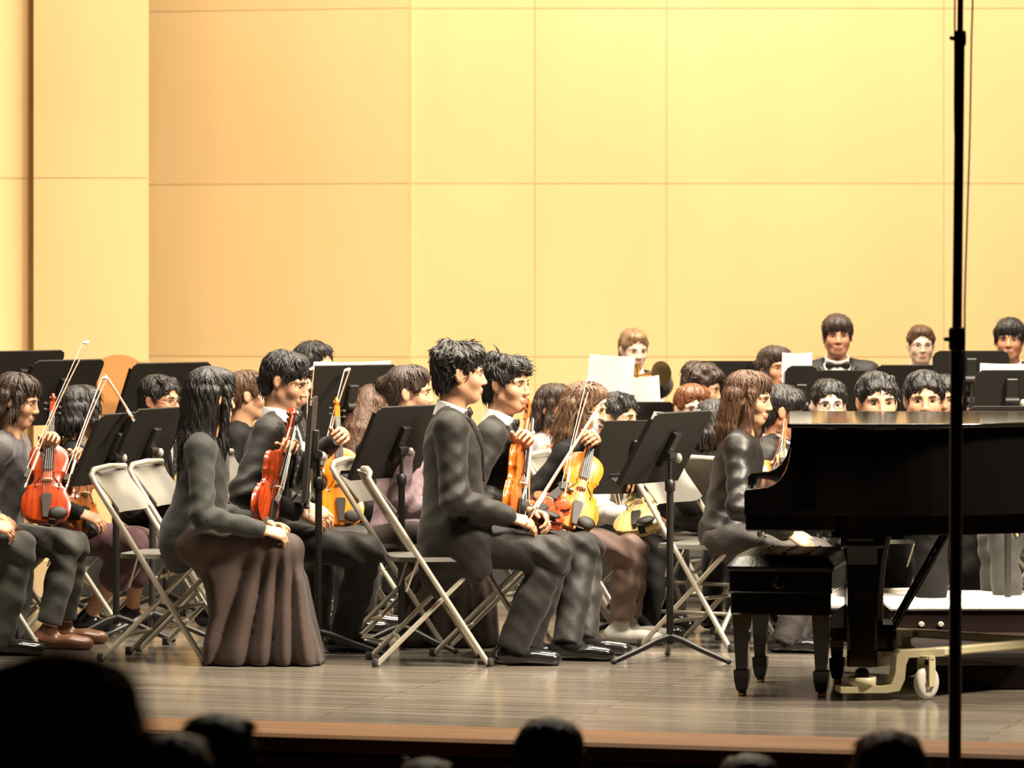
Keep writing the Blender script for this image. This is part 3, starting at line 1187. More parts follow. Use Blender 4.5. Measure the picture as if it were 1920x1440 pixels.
# ================================================================== MUSIC STAND
def music_stand(label, px, D, deskc_py, yaw, tilt=22, w=0.50, h=0.33, px_desk=None, floor_z=0.0, knob=True):
    """front (playing side) of the desk looks along yaw"""
    base = P(px, HOR, D)
    root = empty('music_stand', (base[0], D, floor_z), math.radians(yaw))
    tag(root, label, 'music stand', 'black orchestra music stands')
    zc = CAMZ - (deskc_py - HOR) / FPX * D - floor_z
    t = math.radians(tilt)
    uv = A(-math.sin(t), 0, math.cos(t))
    nv = A(math.cos(t), 0, math.sin(t))
    R = np.stack([nv, A(0, 1, 0), uv], 1)
    c = A(0.03, 0, zc)
    mb = MB()
    # desk sheet with rounded upper corners and folded side wings
    hw, hh, r = w / 2, h / 2, 0.025
    poly = [(-hw, -hh), (hw, -hh), (hw, hh - r), (hw - r * .3, hh - r * .3), (hw - r, hh), (-hw + r, hh), (-hw + r * .3, hh - r * .3), (-hw, hh - r)]
    mb.prism(poly, c - nv * 0.002, A(0, 1, 0), uv, nv * 0.004)
    for s in (-1, 1):
        mb.box(c + A(0, s * hw, 0) + nv * 0.008 - uv * r * .5, (0.018, 0.003, h - r), R)
    mb.box(c + uv * hh + nv * 0.004, (0.010, w - 2 * r, 0.004), R)
    desk = mb.build('desk', deskbl, root)
    mb = MB()
    mb.box(c - uv * (hh - 0.002) + nv * 0.028, (0.058, w, 0.004), R)
    mb.box(c - uv * (hh - 0.009) + nv * 0.056, (0.003, w, 0.016), R)
    mb.build('lip', deskbl, root)
    mb = MB()
    mb.box(c - nv * 0.014, (0.024, 0.05, 0.16), R, bev=0.004)
    pt = c - nv * 0.03 - uv * 0.02
    mb.tube([pt + A(0, -0.03, 0), pt + A(0, 0.03, 0)], 0.018, 12)
    mb.build('bracket', metalbl, root)
    if knob:
        mb = MB()
        mb.lathe(pt + A(0, -0.03, -0.01), [(0.008, 0), (0.008, 0.012), (0.019, 0.014), (0.02, 0.028), (0.012, 0.034)], 12, A(-0.6, -1, 0))
        mb.build('knob', chrome, desk)
    p0 = A(pt[0], 0, pt[2])
    mb = MB()
    mb.tube([p0, A(p0[0], 0, 0.60)], 0.0085, 10)
    mb.build('inner_tube', metalbl, root)
    mb = MB()
    mb.tube([A(p0[0], 0, 0.70), A(p0[0], 0, 0.07)], 0.0145, 12)
    mb.lathe((p0[0], 0, 0.685), [(0.015, 0), (0.021, 0.005), (0.021, 0.04), (0.012, 0.05)], 12)
    mb.build('post', metalbl, root)
    for k in range(3):
        a = math.radians(60 + 120 * k)
        d = A(math.cos(a), math.sin(a), 0)
        o = A(p0[0], 0, 0)
        mb = MB()
        mb.tube([o + A(0, 0, 0.10), o + d * 0.06 + A(0, 0, 0.085), o + d * 0.15 + A(0, 0, 0.05), o + d * 0.26 + A(0, 0, 0.012)], [0.016, 0.014, 0.012, 0.011], 8)
        lg = mb.build('leg', metalbl, root)
        mb = MB()
        mb.ell(o + d * 0.265 + A(0, 0, 0.010), (0.014, 0.014, 0.010), nu=8, nv=6)
        mb.build('foot', rubber, lg)
    root['_c'] = tuple(c)
    return root, c, R, w, h


def sheet(st, label, dy=0.0, dz=0.0, w=0.23, h=0.31, over=0.004, roll=0.0, n=8, curl=0.02, proud=0.008):
    root, c, R, W, H = st
    mb = MB()
    nv, uv = R[:, 0], R[:, 2]
    yv = A(0, 1, 0)
    vs = []
    for i in range(n + 1):
        for j in range(n + 1):
            u, v = i / n - .5, j / n - .5
            a, b = u * w, v * h
            a, b = a * math.cos(roll) - b * math.sin(roll), a * math.sin(roll) + b * math.cos(roll)
            vs.append(c + yv * (a + dy) + uv * (b + dz) + nv * (proud + curl * u * u * 4 * (0.3 + v)))
    fs = []
    for i in range(n):
        for j in range(n):
            q = i * (n + 1) + j
            fs.append((q, q + n + 1, q + n + 2, q + 1))
    m = len(vs)
    vs2 = [v + nv * 0.0012 for v in vs]
    mb._add(vs + vs2, fs + [tuple(k + m for k in f[::-1]) for f in fs], True)
    M = root.matrix_basis
    o = mb.build('sheet_music', paper, None, recalc=False)
    o.matrix_world = Matrix.LocRotScale(root.location, root.rotation_euler, None)
    tag(o, label, 'sheet music')
    return o


# ================================================================== VIOLIN
def violin_outline(n=72):
    half = [(0.0, 0.0), (0.0005, 0.025), (0.006, 0.055), (0.022, 0.083), (0.048, 0.100), (0.078, 0.104), (0.105, 0.100), (0.128, 0.090), (0.143, 0.082),
            (0.152, 0.0835), (0.156, 0.082), (0.160, 0.072), (0.172, 0.061), (0.190, 0.0555), (0.207, 0.057), (0.222, 0.065), (0.229, 0.0735),
            (0.233, 0.0745), (0.242, 0.073), (0.262, 0.080), (0.285, 0.0835), (0.308, 0.081), (0.328, 0.070), (0.343, 0.050), (0.352, 0.028), (0.3555, 0.012), (0.356, 0.0)]
    return half


def make_violin(scale=1.0):
    root = empty('violin', (0, 0, 0))
    half = violin_outline()
    top_y, rib = 0.0, 0.031

    def plate(mb, sgn, y0, arch):
        ts = [1.0, 0.93, 0.75, 0.5, 0.25, 0.0]
        vs = []
        for t in ts:
            for sx in (1, -1):
                for (z, hw) in half:
                    zz = 0.178 + (z - 0.178) * (0.9 + 0.1 * t) if t < 1 else z
                    e = math.sin(math.pi * min(1, max(0, z / 0.356))) ** 0.6 if 0 < z < 0.356 else 0
                    ay = arch * e * (1 - t ** 1.6)
                    if t == 1.0:
                        vs.append((sx * hw, y0, z))
                    else:
                        vs.append((sx * hw * t, y0 + sgn * (0.0025 + ay), zz))
        H = len(half)
        fs = []
        for r in range(len(ts) - 1):
            for s_ in range(2):
                for i in range(H - 1):
                    a = (r * 2 + s_) * H + i
                    b = ((r + 1) * 2 + s_) * H + i
                    fs.append((a, a + 1, b + 1, b))
        mb._add(vs, fs, True)
    mb = MB()
    plate(mb, 1, 0.0, 0.014)
    plate(mb, -1, -rib - 0.004, 0.013)
    # ribs, slightly inset under the plate edges
    vs = []
    for yy, g in ((0.0, 1.0), (-0.003, 1.0), (-0.003, 0.965), (-rib, 0.965), (-rib, 1.0), (-rib - 0.004, 1.0)):
        for sx in (1, -1):
            for (z, hw) in half:
                vs.append((sx * hw * g, yy, 0.178 + (z - 0.178) * (1 - (1 - g) * .35)))
    H = len(half)
    fs = []
    for r in range(5):
        for s_ in range(2):
            for i in range(H - 1):
                a = (r * 2 + s_) * H + i
                b = ((r + 1) * 2 + s_) * H + i
                fs.append((a, a + 1, b + 1, b))
    mb._add(vs, fs, True)
    body = mb.build('body', v_orange, root)
    # f holes: dark raised strips stand in for the shade inside
    for s in (-1, 1):
        mb = MB()
        pts = []
        for i in range(13):
            t = i / 12.0
            z = 0.150 + t * 0.068
            x = s * (0.047 - 0.020 * t + 0.007 * math.sin(2 * math.pi * t))
            pts.append(A(x, 0.0128 - 0.02 * (abs(x) - 0.03), z))
        mb.tube(pts, [0.004] + [0.0022] * 11 + [0.0032], 6)
        mb.build('f_hole_shade', ebony, body)
    # neck, pegbox, scroll
    mb = MB()
    mb.tube([A(0, -0.028, 0.350), A(0, -0.016, 0.362), A(0, -0.002, 0.385), A(0, 0.002, 0.43), A(0, 0.003, 0.487)], [0.016, 0.015, 0.0125, 0.0115, 0.011], 10)
    mb.box((0, -0.002, 0.515), (0.024, 0.022, 0.068), bev=0.004)
    pts, rr = [], []
    for i in range(30):
        t = i / 29.0
        a = math.radians(-90 + 560 * t)
        r = 0.0185 * (1 - 0.72 * t)
        pts.append(A(0, -0.012 + 0.0 + r * math.cos(a) * 1.0, 0.568 + r * math.sin(a)))
        rr.append(0.009 - 0.003 * t)
    mb.tube([A(0, -0.006, 0.545)] + pts, [0.011] + rr, 8)
    mb.tube([A(-0.013, -0.012, 0.568), A(0.013, -0.012, 0.568)], 0.0075, 10)
    mb.build('neck_and_scroll', v_orange, root)
    mb = MB()
    a = [(-0.0215, 0.228), (0.0215, 0.228), (0.012, 0.490), (-0.012, 0.490)]
    mb.prism(a, (0, 0.021, 0), (1, 0, 0), (0, -0.012 / 0.3 * 0 - 0.0, 1), (0, 0.006, 0))
    fb = mb.build('fingerboard', ebony, root)
    mb = MB()
    mb.prism([(-0.010, 0.012), (0.010, 0.012), (0.022, 0.105), (0.018, 0.118), (-0.018, 0.118), (-0.022, 0.105)], (0, 0.018, 0), (1, 0, 0), (0, 0, 1), (0, 0.007, 0))
    mb.build('tailpiece', ebony, root)
    mb = MB()
    mb.prism([(-0.021, 0.012), (-0.014, 0.014), (0.014, 0.014), (0.021, 0.012), (0.019, 0.033), (0.008, 0.039), (-0.008, 0.039), (-0.019, 0.033)],
             (0, 0, 0.178), (1, 0, 0), (0, 1, 0), (0, 0, 0.004))
    mb.build('bridge', maple, root)
    mb = MB()
    mb.ell((-0.052, 0.022, 0.035), (0.040, 0.010, 0.028), nu=14, nv=8)
    mb.box((-0.03, 0.0, 0.004), (0.03, 0.045, 0.008), bev=0.002)
    mb.build('chin_rest', ebony, root)
    for k in range(4):
        s = 1 if k % 2 else -1
        z = 0.495 + 0.014 * k
        mb = MB()
        mb.tube([A(-s * 0.012, 0, z), A(s * 0.022, 0, z)], 0.0032, 8)
        mb.ell((s * 0.030, 0, z), (0.010, 0.0045, 0.008), nu=10, nv=6)
        mb.build('peg', ebony, root)
    mb = MB()
    for k in range(4):
        u = (k - 1.5)
        mb.tube([A(u * 0.009, 0.025, 0.115), A(u * 0.0095, 0.0385 - 0.002 * abs(u), 0.180), A(u * 0.0052, 0.0285, 0.49)], 0.0006, 4, caps=False)
    so = mb.build('strings', steelstr, root)
    return root


VIO0 = make_violin()
vio_used = [False]


def place_axes(o, org, zdir, ydir, scale=1.0):
    z = nrm(zdir)
    y = np.asarray(ydir, float)
    y = nrm(y - z * float(y @ z))
    x = np.cross(y, z)
    M = Matrix(((x[0], y[0], z[0], org[0]), (x[1], y[1], z[1], org[1]), (x[2], y[2], z[2], org[2]), (0, 0, 0, 1)))
    loc, rot, _ = M.decompose()
    o.rotation_mode = 'QUATERNION'
    o.location = loc
    o.rotation_quaternion = rot
    o.scale = (scale, scale, scale)


def violin(bottom, top, frontdir, varnish, label, scale=1.0, name='violin'):
    o = VIO0 if not vio_used[0] else copy_tree(VIO0)
    vio_used[0] = True
    o.name = name
    place_axes(o, bottom, reach(bottom, top, .59 * scale) - np.asarray(bottom), frontdir, scale)
    for ch in o.children:
        if ch.name.split('.')[0] in ('body', 'neck_and_scroll'):
            ch.material_slots[0].link = 'OBJECT'
            ch.material_slots[0].material = varnish
    tag(o, label, name.replace('_', ' '))
    return o


def reach(a, b, L):
    """keep the picture direction of a-b but lean the far end back until it is L long"""
    a, b = np.asarray(a, float), np.asarray(b, float)
    if np.linalg.norm(b - a) >= L:
        return b
    r = (b - A(0, 0, CAMZ)) / b[1]
    lo, hi = b[1], b[1] + L
    for _ in range(40):
        m = (lo + hi) / 2
        if np.linalg.norm(A(0, 0, CAMZ) + r * m - a) < L:
            lo = m
        else:
            hi = m
    return A(0, 0, CAMZ) + r * lo


def make_bow():
    root = empty('violin_bow', (0, 0, 0))
    L = 0.74
    mb = MB()
    pts, rr = [], []
    for i in range(15):
        t = i / 14.0
        pts.append(A(0, 0.010 - 0.016 * math.sin(math.pi * t) * 0.8, L * t))
        rr.append(0.0043 - 0.0014 * t)
    mb.tube(pts, rr, 8)
    mb.build('stick', pernam, root)
    mb = MB()
    mb.prism([(0.010, L - 0.004), (-0.012, L - 0.010), (-0.012, L - 0.002), (0.008, L + 0.012), (0.013, L + 0.004)], (-0.004, 0, 0), (0, 1, 0), (0, 0, 1), (0.008, 0, 0))
    mb.build('tip', ivory, root)
    mb = MB()
    mb.box((0, -0.004, 0.045), (0.012, 0.022, 0.046), bev=0.003)
    mb.build('frog', ebony, root)
    mb = MB()
    mb.box((0, -0.0125, (0.05 + L - 0.006) / 2), (0.0085, 0.0016, L - 0.056))
    mb.build('hair', horsehair, root)
    mb = MB()
    mb.lathe((0, 0.010, -0.022), [(0.003, 0), (0.005, 0.004), (0.005, 0.02), (0.004, 0.024)], 8)
    mb.build('screw', chrome, root)
    mb = MB()
    mb.tube([A(0, 0.010, 0.07), A(0, 0.007, 0.16)], 0.0052, 8)
    mb.build('winding', chrome, root)
    return root


BOW0 = make_bow()
bow_used = [False]


def bow(frog, tip, hairdir, label):
    o = BOW0 if not bow_used[0] else copy_tree(BOW0)
    bow_used[0] = True
    d = reach(frog, tip, 0.745) - np.asarray(frog)
    place_axes(o, frog, d, -np.asarray(hairdir, float))
    tag(o, label, 'bow')
    return o
# ================================================================== PEOPLE
def Rz(a):
    c, s = math.cos(a), math.sin(a)
    return np.array([[c, -s, 0], [s, c, 0], [0, 0, 1.0]])


def Ry(a):
    c, s = math.cos(a), math.sin(a)
    return np.array([[c, 0, s], [0, 1, 0], [-s, 0, c]])


def Rx(a):
    c, s = math.cos(a), math.sin(a)
    return np.array([[1, 0, 0], [0, c, -s], [0, s, c]])


def head_prims(H, R, s, N, fem=False):
    g = lambda x, y, z: H + R @ (A(x, y, z) * s)
    E = lambda c, r, k=0.02, RR=None: el(g(*c), A(*r) * s, R if RR is None else RR, k * s)
    C = lambda a, b, ra, rb, k=0.015: rc(g(*a), g(*b), ra * s, rb * s, k * s)
    jw = 0.9 if fem else 1.0
    pr = [E((-.012, 0, .035), (.092, .074, .078)),
          E((.018, 0, -.028), (.070, .063 * jw, .085), .03),
          E((.052, 0, -.090), (.028, .030 * jw, .022), .03)]
    for q in (-1, 1):
        pr.append(C((-.005, q * .052 * jw, -.052), (.050, q * .016, -.092), .018, .015, .025))
        pr.append(E((.054, q * .037, -.028), (.026, .024, .026), .02))
        pr.append(C((.080, q * .012, .020), (.066, q * .047, .017), .010, .009, .014))
    pr.append(C((.086, 0, .004), (.101, 0, -.032), .0075, .011, .014))
    for q in (-1, 1):
        pr.append(E((.093, q * .012, -.037), (.010, .007, .007), .008))
        pr.append(sub(E((.098, q * .031, .000), (.016, .017, .010), .010)))
    pr.append(C((.083, -.017, -.063), (.083, .017, -.063), .0075, .0075, .008))
    pr.append(C((.090, -.006, -.060), (.090, .006, -.060), .005, .005, .006))
    pr.append(C((.083, -.013, -.072), (.083, .013, -.072), .0075, .0075, .008))
    pr.append(sub(C((.095, -.020, -.0672), (.095, .020, -.0672), .0028, .0028, .003)))
    for q in (-1, 1):
        pr.append(E((-.010, q * .077, -.004), (.019, .009, .031), .008, R @ Rz(q * -0.35) @ Ry(-0.2)))
        pr.append(sub(E((-.004, q * .087, -.002), (.010, .005, .017), .006)))
    pr.append(rc(g(-.025, 0, -.05), N + A(0, 0, -0.02) * s, .050 * s, .058 * s, .03 * s))
    return pr


def hair_prims(style, s, g, R, seed):
    E = lambda c, r, k=0.02: el(g(*c), A(*r) * s, R, k * s)
    C = lambda a, b, ra, rb, k=0.02: rc(g(*a), g(*b), ra * s, rb * s, k * s)
    rnd = random.Random(seed)
    pr = [E((-.016, 0, .046), (.103, .086, .084)), E((-.055, 0, -.005), (.056, .072, .065), .03)]
    if style in ('short', 'fluffy', 'bowl', 'crop'):
        pr.append(E((-.055, 0, -.035), (.045, .060, .045), .03))
        for q in (-1, 1):
            pr.append(C((.025, q * .070, .045), (.012, q * .072, -.005), .014, .007))
    if style == 'fluffy':
        for i in range(22):
            a = rnd.uniform(-math.pi, math.pi)
            e = rnd.uniform(0.15, 1.2)
            c = (-.016 + .098 * math.cos(a) * math.cos(e), .080 * math.sin(a) * math.cos(e), .046 + .080 * math.sin(e))
            pr.append(E(c, (.026, .024, .018), .018))
        pr.append(E((.068, 0, .080), (.036, .062, .030), .02))
        pr.append(E((.082, .015, .060), (.020, .040, .020), .015))
    if style == 'bowl':
        pr.append(E((.055, 0, .060), (.044, .068, .050), .02))
        for i in range(7):
            y = -.055 + i * .0183
            pr.append(C((.070 - abs(y) * .25, y, .075), (.088 - abs(y) * .30, y * 1.05, .030 + rnd.uniform(-.006, .006)), .014, .009, .006))
        for q in (-1, 1):
            pr.append(C((.035, q * .066, .055), (.028, q * .074, -.004), .018, .010))
    if style == 'short':
        for i in range(6):
            y = -.048 + i * .019
            pr.append(C((.045, y, .095), (.083 - abs(y) * .3, y * 1.1 + .008, .055 + rnd.uniform(-.006, .008)), .020, .009, .008))
    if style == 'crop':
        pr.append(E((.045, 0, .085), (.040, .060, .026), .02))
    if style in ('long', 'longstraight', 'bob', 'ponytail', 'bun', 'wavy'):
        pr.append(E((.030, 0, .075), (.060, .074, .046), .02))
        for q in (-1, 1):
            pr.append(C((.040, q * .048, .085), (.040, q * .074, .020), .026, .014))
    if style in ('long', 'longstraight', 'wavy', 'bob'):
        dn = {'long': -.27, 'longstraight': -.34, 'wavy': -.22, 'bob': -.10}[style]
        nb = 9
        for i in range(nb):
            a = math.radians(100 + 160 * i / (nb - 1))
            x0, y0 = -.02 + .075 * math.cos(a), .074 * math.sin(a)
            wv = rnd.uniform(-.012, .012)
            sp = {'long': .85, 'longstraight': .72, 'wavy': 1.15, 'bob': 1.05}[style]
            pr.append(C((x0, y0, .02), (x0 * 1.1 - .01, y0 * 1.08 * (.5 + .5 * sp), dn * .5), .028, .026, .014))
            pr.append(C((x0 * 1.1 - .01, y0 * 1.08 * (.5 + .5 * sp), dn * .5), (x0 * .95 - .02 + wv, y0 * sp, dn + rnd.uniform(-.02, .02)), .026, .012, .014))
        for q in (-1, 1):
            pr.append(C((.030, q * .076, .030), (.022, q * .080, dn * .55), .020, .022, .015))
            pr.append(C((.022, q * .080, dn * .55), (.02, q * .075, dn * .9), .022, .010, .015))
    if style == 'ponytail':
        pr.append(C((-.085, 0, .045), (-.135, 0, .035), .024, .030, .02))
        pr.append(C((-.135, 0, .035), (-.165, 0, -.06), .032, .028, .02))
        pr.append(C((-.165, 0, -.06), (-.16, 0, -.15), .028, .008, .02))
    if style == 'bun':
        pr.append(E((-.115, 0, .035), (.042, .045, .042), .02))
    # keep the face clear
    top = {'short': .062, 'fluffy': .058, 'bowl': .028, 'crop': .070, 'long': .050, 'longstraight': .050, 'bob': .042, 'ponytail': .058, 'bun': .062, 'wavy': .045}[style]
    pr.append(sub(E((.115, 0, top - .105), (.095, .064, .105), .01)))
    if style in ('short', 'fluffy', 'crop', 'bowl', 'ponytail', 'bun'):
        for q in (-1, 1):
            pr.append(sub(E((.000, q * .085, -.015), (.027, .028, .042), .006)))
    return pr


def hair_locks(v, q, H, HR, s, style, n, seed):
    """small tapering locks lying on the hair surface and following its fall"""
    rs = np.random.RandomState(seed + 5)
    c = v[q].mean(1)
    nn = np.cross(v[q[:, 2]] - v[q[:, 0]], v[q[:, 3]] - v[q[:, 1]])
    nn /= (np.linalg.norm(nn, axis=1, keepdims=True) + 1e-12)
    loc = (c - H) @ HR / s
    out = np.einsum('ij,ij->i', nn, c - (H + HR @ A(-.016, 0, .02) * s))
    ok = np.nonzero((loc[:, 2] > -.33) & (out > 0))[0]
    if len(ok) == 0:
        return np.zeros((0, 3)), np.zeros((0, 4), int)
    k = rs.choice(ok, n)
    p, nrml, lc = c[k], nn[k], loc[k]
    crown = H + HR @ A(-.035, .01, .135) * s
    t = (p - crown)
    t = t / (np.linalg.norm(t, axis=1, keepdims=True) + 1e-9)
    lowf = np.clip(.6 - lc[:, 2:3] * 6, .2, 1.5)
    t = t + A(0, 0, -1) * lowf
    ruff = {'fluffy': .32, 'wavy': .35, 'short': .25, 'crop': .2}.get(style, .12)
    t = t + rs.normal(0, ruff, t.shape)
    t = t - nrml * np.einsum('ij,ij->i', t, nrml)[:, None]
    t /= (np.linalg.norm(t, axis=1, keepdims=True) + 1e-9)
    w = np.cross(nrml, t)
    lng = style in ('long', 'longstraight', 'wavy', 'bob', 'ponytail')
    L = (rs.uniform(.022, .05, n) if not lng else rs.uniform(.035, .085, n)) * s
    rad = np.where(lc[:, 2] > .0, .095, .6) * s
    lift = rs.uniform(.0, {'fluffy': .006, 'wavy': .008, 'short': .004}.get(style, .0035), n) * s
    wid = rs.uniform(.0028, .0055, n) * s
    rings = 5
    V = np.zeros((n, rings, 3, 3))
    for i in range(rings):
        u = i / (rings - 1)
        a = L * u / rad
        pos = p + t * (rad * np.sin(a))[:, None] - nrml * (rad * (1 - np.cos(a)))[:, None] + nrml * (lift * u + .0006)[:, None]
        wi = wid * (1 - u) ** .7 * (0.6 + .4 * min(1, u * 4)) + .0004
        V[:, i, 0] = pos - w * wi[:, None]
        V[:, i, 1] = pos + nrml * (wi * .55)[:, None]
        V[:, i, 2] = pos + w * wi[:, None]
    base_i = np.arange(n)[:, None] * rings * 3
    fq = []
    for i in range(rings - 1):
        for a, b in ((0, 1), (1, 2), (2, 0)):
            fq.append(np.concatenate([base_i + i * 3 + a, base_i + i * 3 + 3 + a, base_i + i * 3 + 3 + b, base_i + i * 3 + b], 1)[:, ::-1])
    return V.reshape(-1, 3), np.concatenate(fq)


def hand_prims(W, d, n, side, curl, s):
    d = nrm(d)
    n = nrm(n - d * float(np.dot(n, d)))
    t = np.cross(d, n) * side
    k = 0.010 * s
    pr = [sq(W + d * .022 * s, W + d * .072 * s, .030 * s, .040 * s, n, .42, .015 * s)]
    for i in range(4):
        ln = (.92, 1.05, 1.0, .80)[i] * s
        off = (1.5 - i)
        p = W + (d * (.086 - .004 * abs(off)) + t * off * .0195) * s
        dd = nrm(d + t * off * .05)
        a = 0.0
        r = .0088 * s * (1 if i < 3 else .88)
        pr.append(rc(W + d * .05 * s + t * off * .014 * s, p, .010 * s, r, .008 * s))
        for j, sl in enumerate((.043, .027, .021)):
            a += curl * (0.75, 1.0, 0.6)[j]
            v = dd * math.cos(a) + n * math.sin(a)
            q = p + v * sl * ln
            pr.append(rc(p, q, r, r * .9, .0025 * s))
            p, r = q, r * .9
    p = W + (d * .028 + t * .030 + n * .006) * s
    pr.append(rc(W + d * .015 * s + t * .012 * s, p, .016 * s, .013 * s, k))
    v = nrm(d * .75 + t * .65 + n * .35)
    q = p + v * .036 * s
    pr.append(rc(p, q, .0125 * s, .0105 * s, .006 * s))
    v2 = nrm(d * .9 + t * (.15) + n * (.35 + .3 * curl))
    q2 = q + v2 * .030 * s
    pr.append(rc(q, q2, .0105 * s, .0085 * s, .003 * s))
    return pr


def ik(S, T, L1, L2, pole):
    d = T - S
    D = np.linalg.norm(d)
    D2 = min(D, (L1 + L2) * .995)
    u = d / (D + 1e-9)
    T2 = S + u * D2
    a = (L1 * L1 - L2 * L2 + D2 * D2) / (2 * D2)
    h = math.sqrt(max(L1 * L1 - a * a, 0))
    p = np.asarray(pole, float)
    p = p - u * float(p @ u)
    p = nrm(p)
    return S + u * a + p * h, T2


PEOPLE = {}


def person(key, label, D, head, yaw, hyaw=None, pitch=0, roll=0, s=1.0, hip=None, lean=0.05, skinm=None, hair='short', hairm=None,
           outfit='tux', topm=None, bottom='trousers', botm=None, knees=None, ankles=None, rh=None, lh=None, rn=None, ln=None,
           rcurl=0.75, lcurl=0.95, shoem=None, lod=1, skirt=None, glasses=False, desc=None, seatz=0.44, base_z=0.0, hem=0.0, tail=None,
           bare_shin=False, fat=1.0, relb=None, lelb=None, chair_yaw=None, chair_at=None, chair_on=True, seed=None, foldamp=.0026):
    """head = pixel of the head centre; yaw 0 looks right, -90 looks at the hall"""
    skinm = skinm or skin
    hairm = hairm or hairblk
    topm = topm or suit
    botm = botm or suit
    shoem = shoem or shoeblk
    seed = len(PEOPLE) if seed is None else seed
    hyaw = yaw if hyaw is None else hyaw
    H = P(head[0], head[1], D) if len(head) == 2 else P(*head)
    ya = math.radians(yaw)
    f = A(math.cos(ya), math.sin(ya), 0)
    l = A(-math.sin(ya), math.cos(ya), 0)
    u = A(0, 0, 1)
    HR = Rz(math.radians(hyaw)) @ Ry(math.radians(pitch)) @ Rx(math.radians(roll))
    N = H + (-u * .160 - f * .035) * s
    Pv = P(*hip) if hip is not None else A(N[0], N[1], base_z + seatz + 0.09) - f * lean
    base = A(Pv[0], Pv[1], base_z)
    hv = (0.0045, 0.006, 0.008)[lod]
    cv = (0.0085, 0.011, 0.014)[lod]
    fem = hair in ('long', 'longstraight', 'bob', 'ponytail', 'bun', 'wavy')
    tz = nrm(N - Pv)
    tx = nrm(np.cross(l, tz))
    TR = np.stack([tx, l, tz], 1)
    L = np.linalg.norm(N - Pv)
    b = s * fat * (0.92 if fem else 1.0)
    shw = (0.155 if fem else 0.178) * s * (0.5 + 0.5 * fat)
    S = {q: N - tz * .055 * s + l * q * shw for q in (-1, 1)}       # +1 left, -1 right
    # ---- arms
    hands = {-1: rh, 1: lh}
    EL, WR, HD = {}, {}, {}
    for q in (-1, 1):
        hp = hands[q]
        if hp is None:
            T = Pv + f * .30 * s + l * q * .13 * s + u * .085 * s
        elif hp[2] > 10:
            T = P(*hp)
        else:
            T = np.asarray(hp, float)
        d0 = nrm(T - S[q])
        pole = -u * .8 + l * q * .45 - f * .45
        if q < 0 and relb is not None:
            pole = np.asarray(relb, float)
        if q > 0 and lelb is not None:
            pole = np.asarray(lelb, float)
        e, w0 = ik(S[q], T, .285 * s, .320 * s, pole)
        d = nrm(w0 - e)
        EL[q] = e
        WR[q] = e + d * .250 * s
        HD[q] = d
    # ---- legs
    HJ = {q: Pv + l * q * .088 * s for q in (-1, 1)}
    KN, AN = {}, {}
    for i, q in enumerate((-1, 1)):
        KN[q] = P(*knees[i]) if knees and knees[i] is not None else HJ[q] + f * .42 * s + l * q * .05 - u * .025
        AN[q] = P(*ankles[i]) if ankles and ankles[i] is not None else A(KN[q][0], KN[q][1], base_z + .085) - f * .03 + l * q * .01
    # ---- body: one figure (head, neck, trunk, limbs, hands)
    vs, qs, mi, nv = [], [], [], 0

    def chunk(prims, h, marker=None, post=None):
        nonlocal nv
        F, lo = field(prims, h, post)
        v, q = nets(F, lo, h)
        vs.append(v)
        qs.append(q + nv)
        if marker is None:
            mi.append(np.zeros(len(q), int))
        else:
            mi.append(marker(v[q].mean(1)))
        nv += len(v)
    hp_ = head_prims(H, HR, s, N, fem)

    def lipmark(c):
        x = (c - H) @ HR / s
        m = (x[:, 0] > .080) & (np.abs(x[:, 1]) < .021) & (x[:, 2] < -.0555) & (x[:, 2] > -.0785)
        return m.astype(int)
    chunk(hp_, hv, lipmark)
    trunk = [el(Pv + tz * .66 * L, A(.085, .125, .15) * b, TR, .05), el(Pv + tz * .3 * L, A(.085, .115, .15) * b, TR, .05), el(Pv, A(.095, .13, .09) * b, TR, .05),
             rc(S[-1], S[1], .042 * s, k=.05), rc(N - tz * .04, N + (H - N) * .3, .055 * s, .048 * s, .03)]
    for q in (-1, 1):
        trunk += [rc(S[q], EL[q], .042 * s, .036 * s, .03), rc(HJ[q], KN[q], .068 * s, .048 * s, .04), rc(KN[q], AN[q], .046 * s, .034 * s, .03),
                  rc(AN[q] - u * .02, AN[q] + f * .09 * s - u * (.055), .026 * s, .018 * s, .02)]
    chunk(trunk, 0.016 if not bare_shin else 0.010)
    for q in (-1, 1):
        nn = (rn if q < 0 else ln)
        if nn is None:
            nn = -u * .8 - l * q * .5
        nn = np.asarray(nn, float)
        if lod < 2 or hands[q] is not None:
            hps = hand_prims(WR[q], HD[q], nn, -q, rcurl if q < 0 else lcurl, s * (0.94 if fem else 1.0))
            chunk([rc(EL[q], WR[q], .038 * s, .0265 * s, .02)] + hps, 0.0042 if lod < 2 else 0.0055)
        else:
            chunk([rc(EL[q], WR[q], .038 * s, .0265 * s, .02), rc(WR[q], WR[q] + HD[q] * .07, .03, .03, .02)], .012)
    me = np_mesh('person', np.concatenate(vs) - base, np.concatenate(qs), [skinm, lips], np.concatenate(mi))
    root = mesh_obj('person', me, None, tuple(base))
    tag(root, label, 'person')
    # ---- face details
    g = lambda x, y, z: H + HR @ (A(x, y, z) * s)
    for q in (-1, 1):
        mb = MB()
        mb.ell((0, 0, 0), (.0075 * s, .0118 * s, .0042 * s), nu=14, nv=9)
        for i, fc in enumerate(mb.f):
            c = np.mean([mb.v[k] for k in fc], axis=0) / s
            if abs(c[1]) < .0060 and c[0] > 0:
                mb.mi[i] = 1
        e = mb.build('eye', [eyew, eyed], root, tuple(g(.0795, q * .031, .0005) - base))
        e.rotation_euler = Matrix(HR.tolist()).to_euler()
        mb = MB()
        pts = [(.093, q * .015, .017), (.0915, q * .026, .0205), (.086, q * .038, .0205), (.079, q * .046, .0165)]
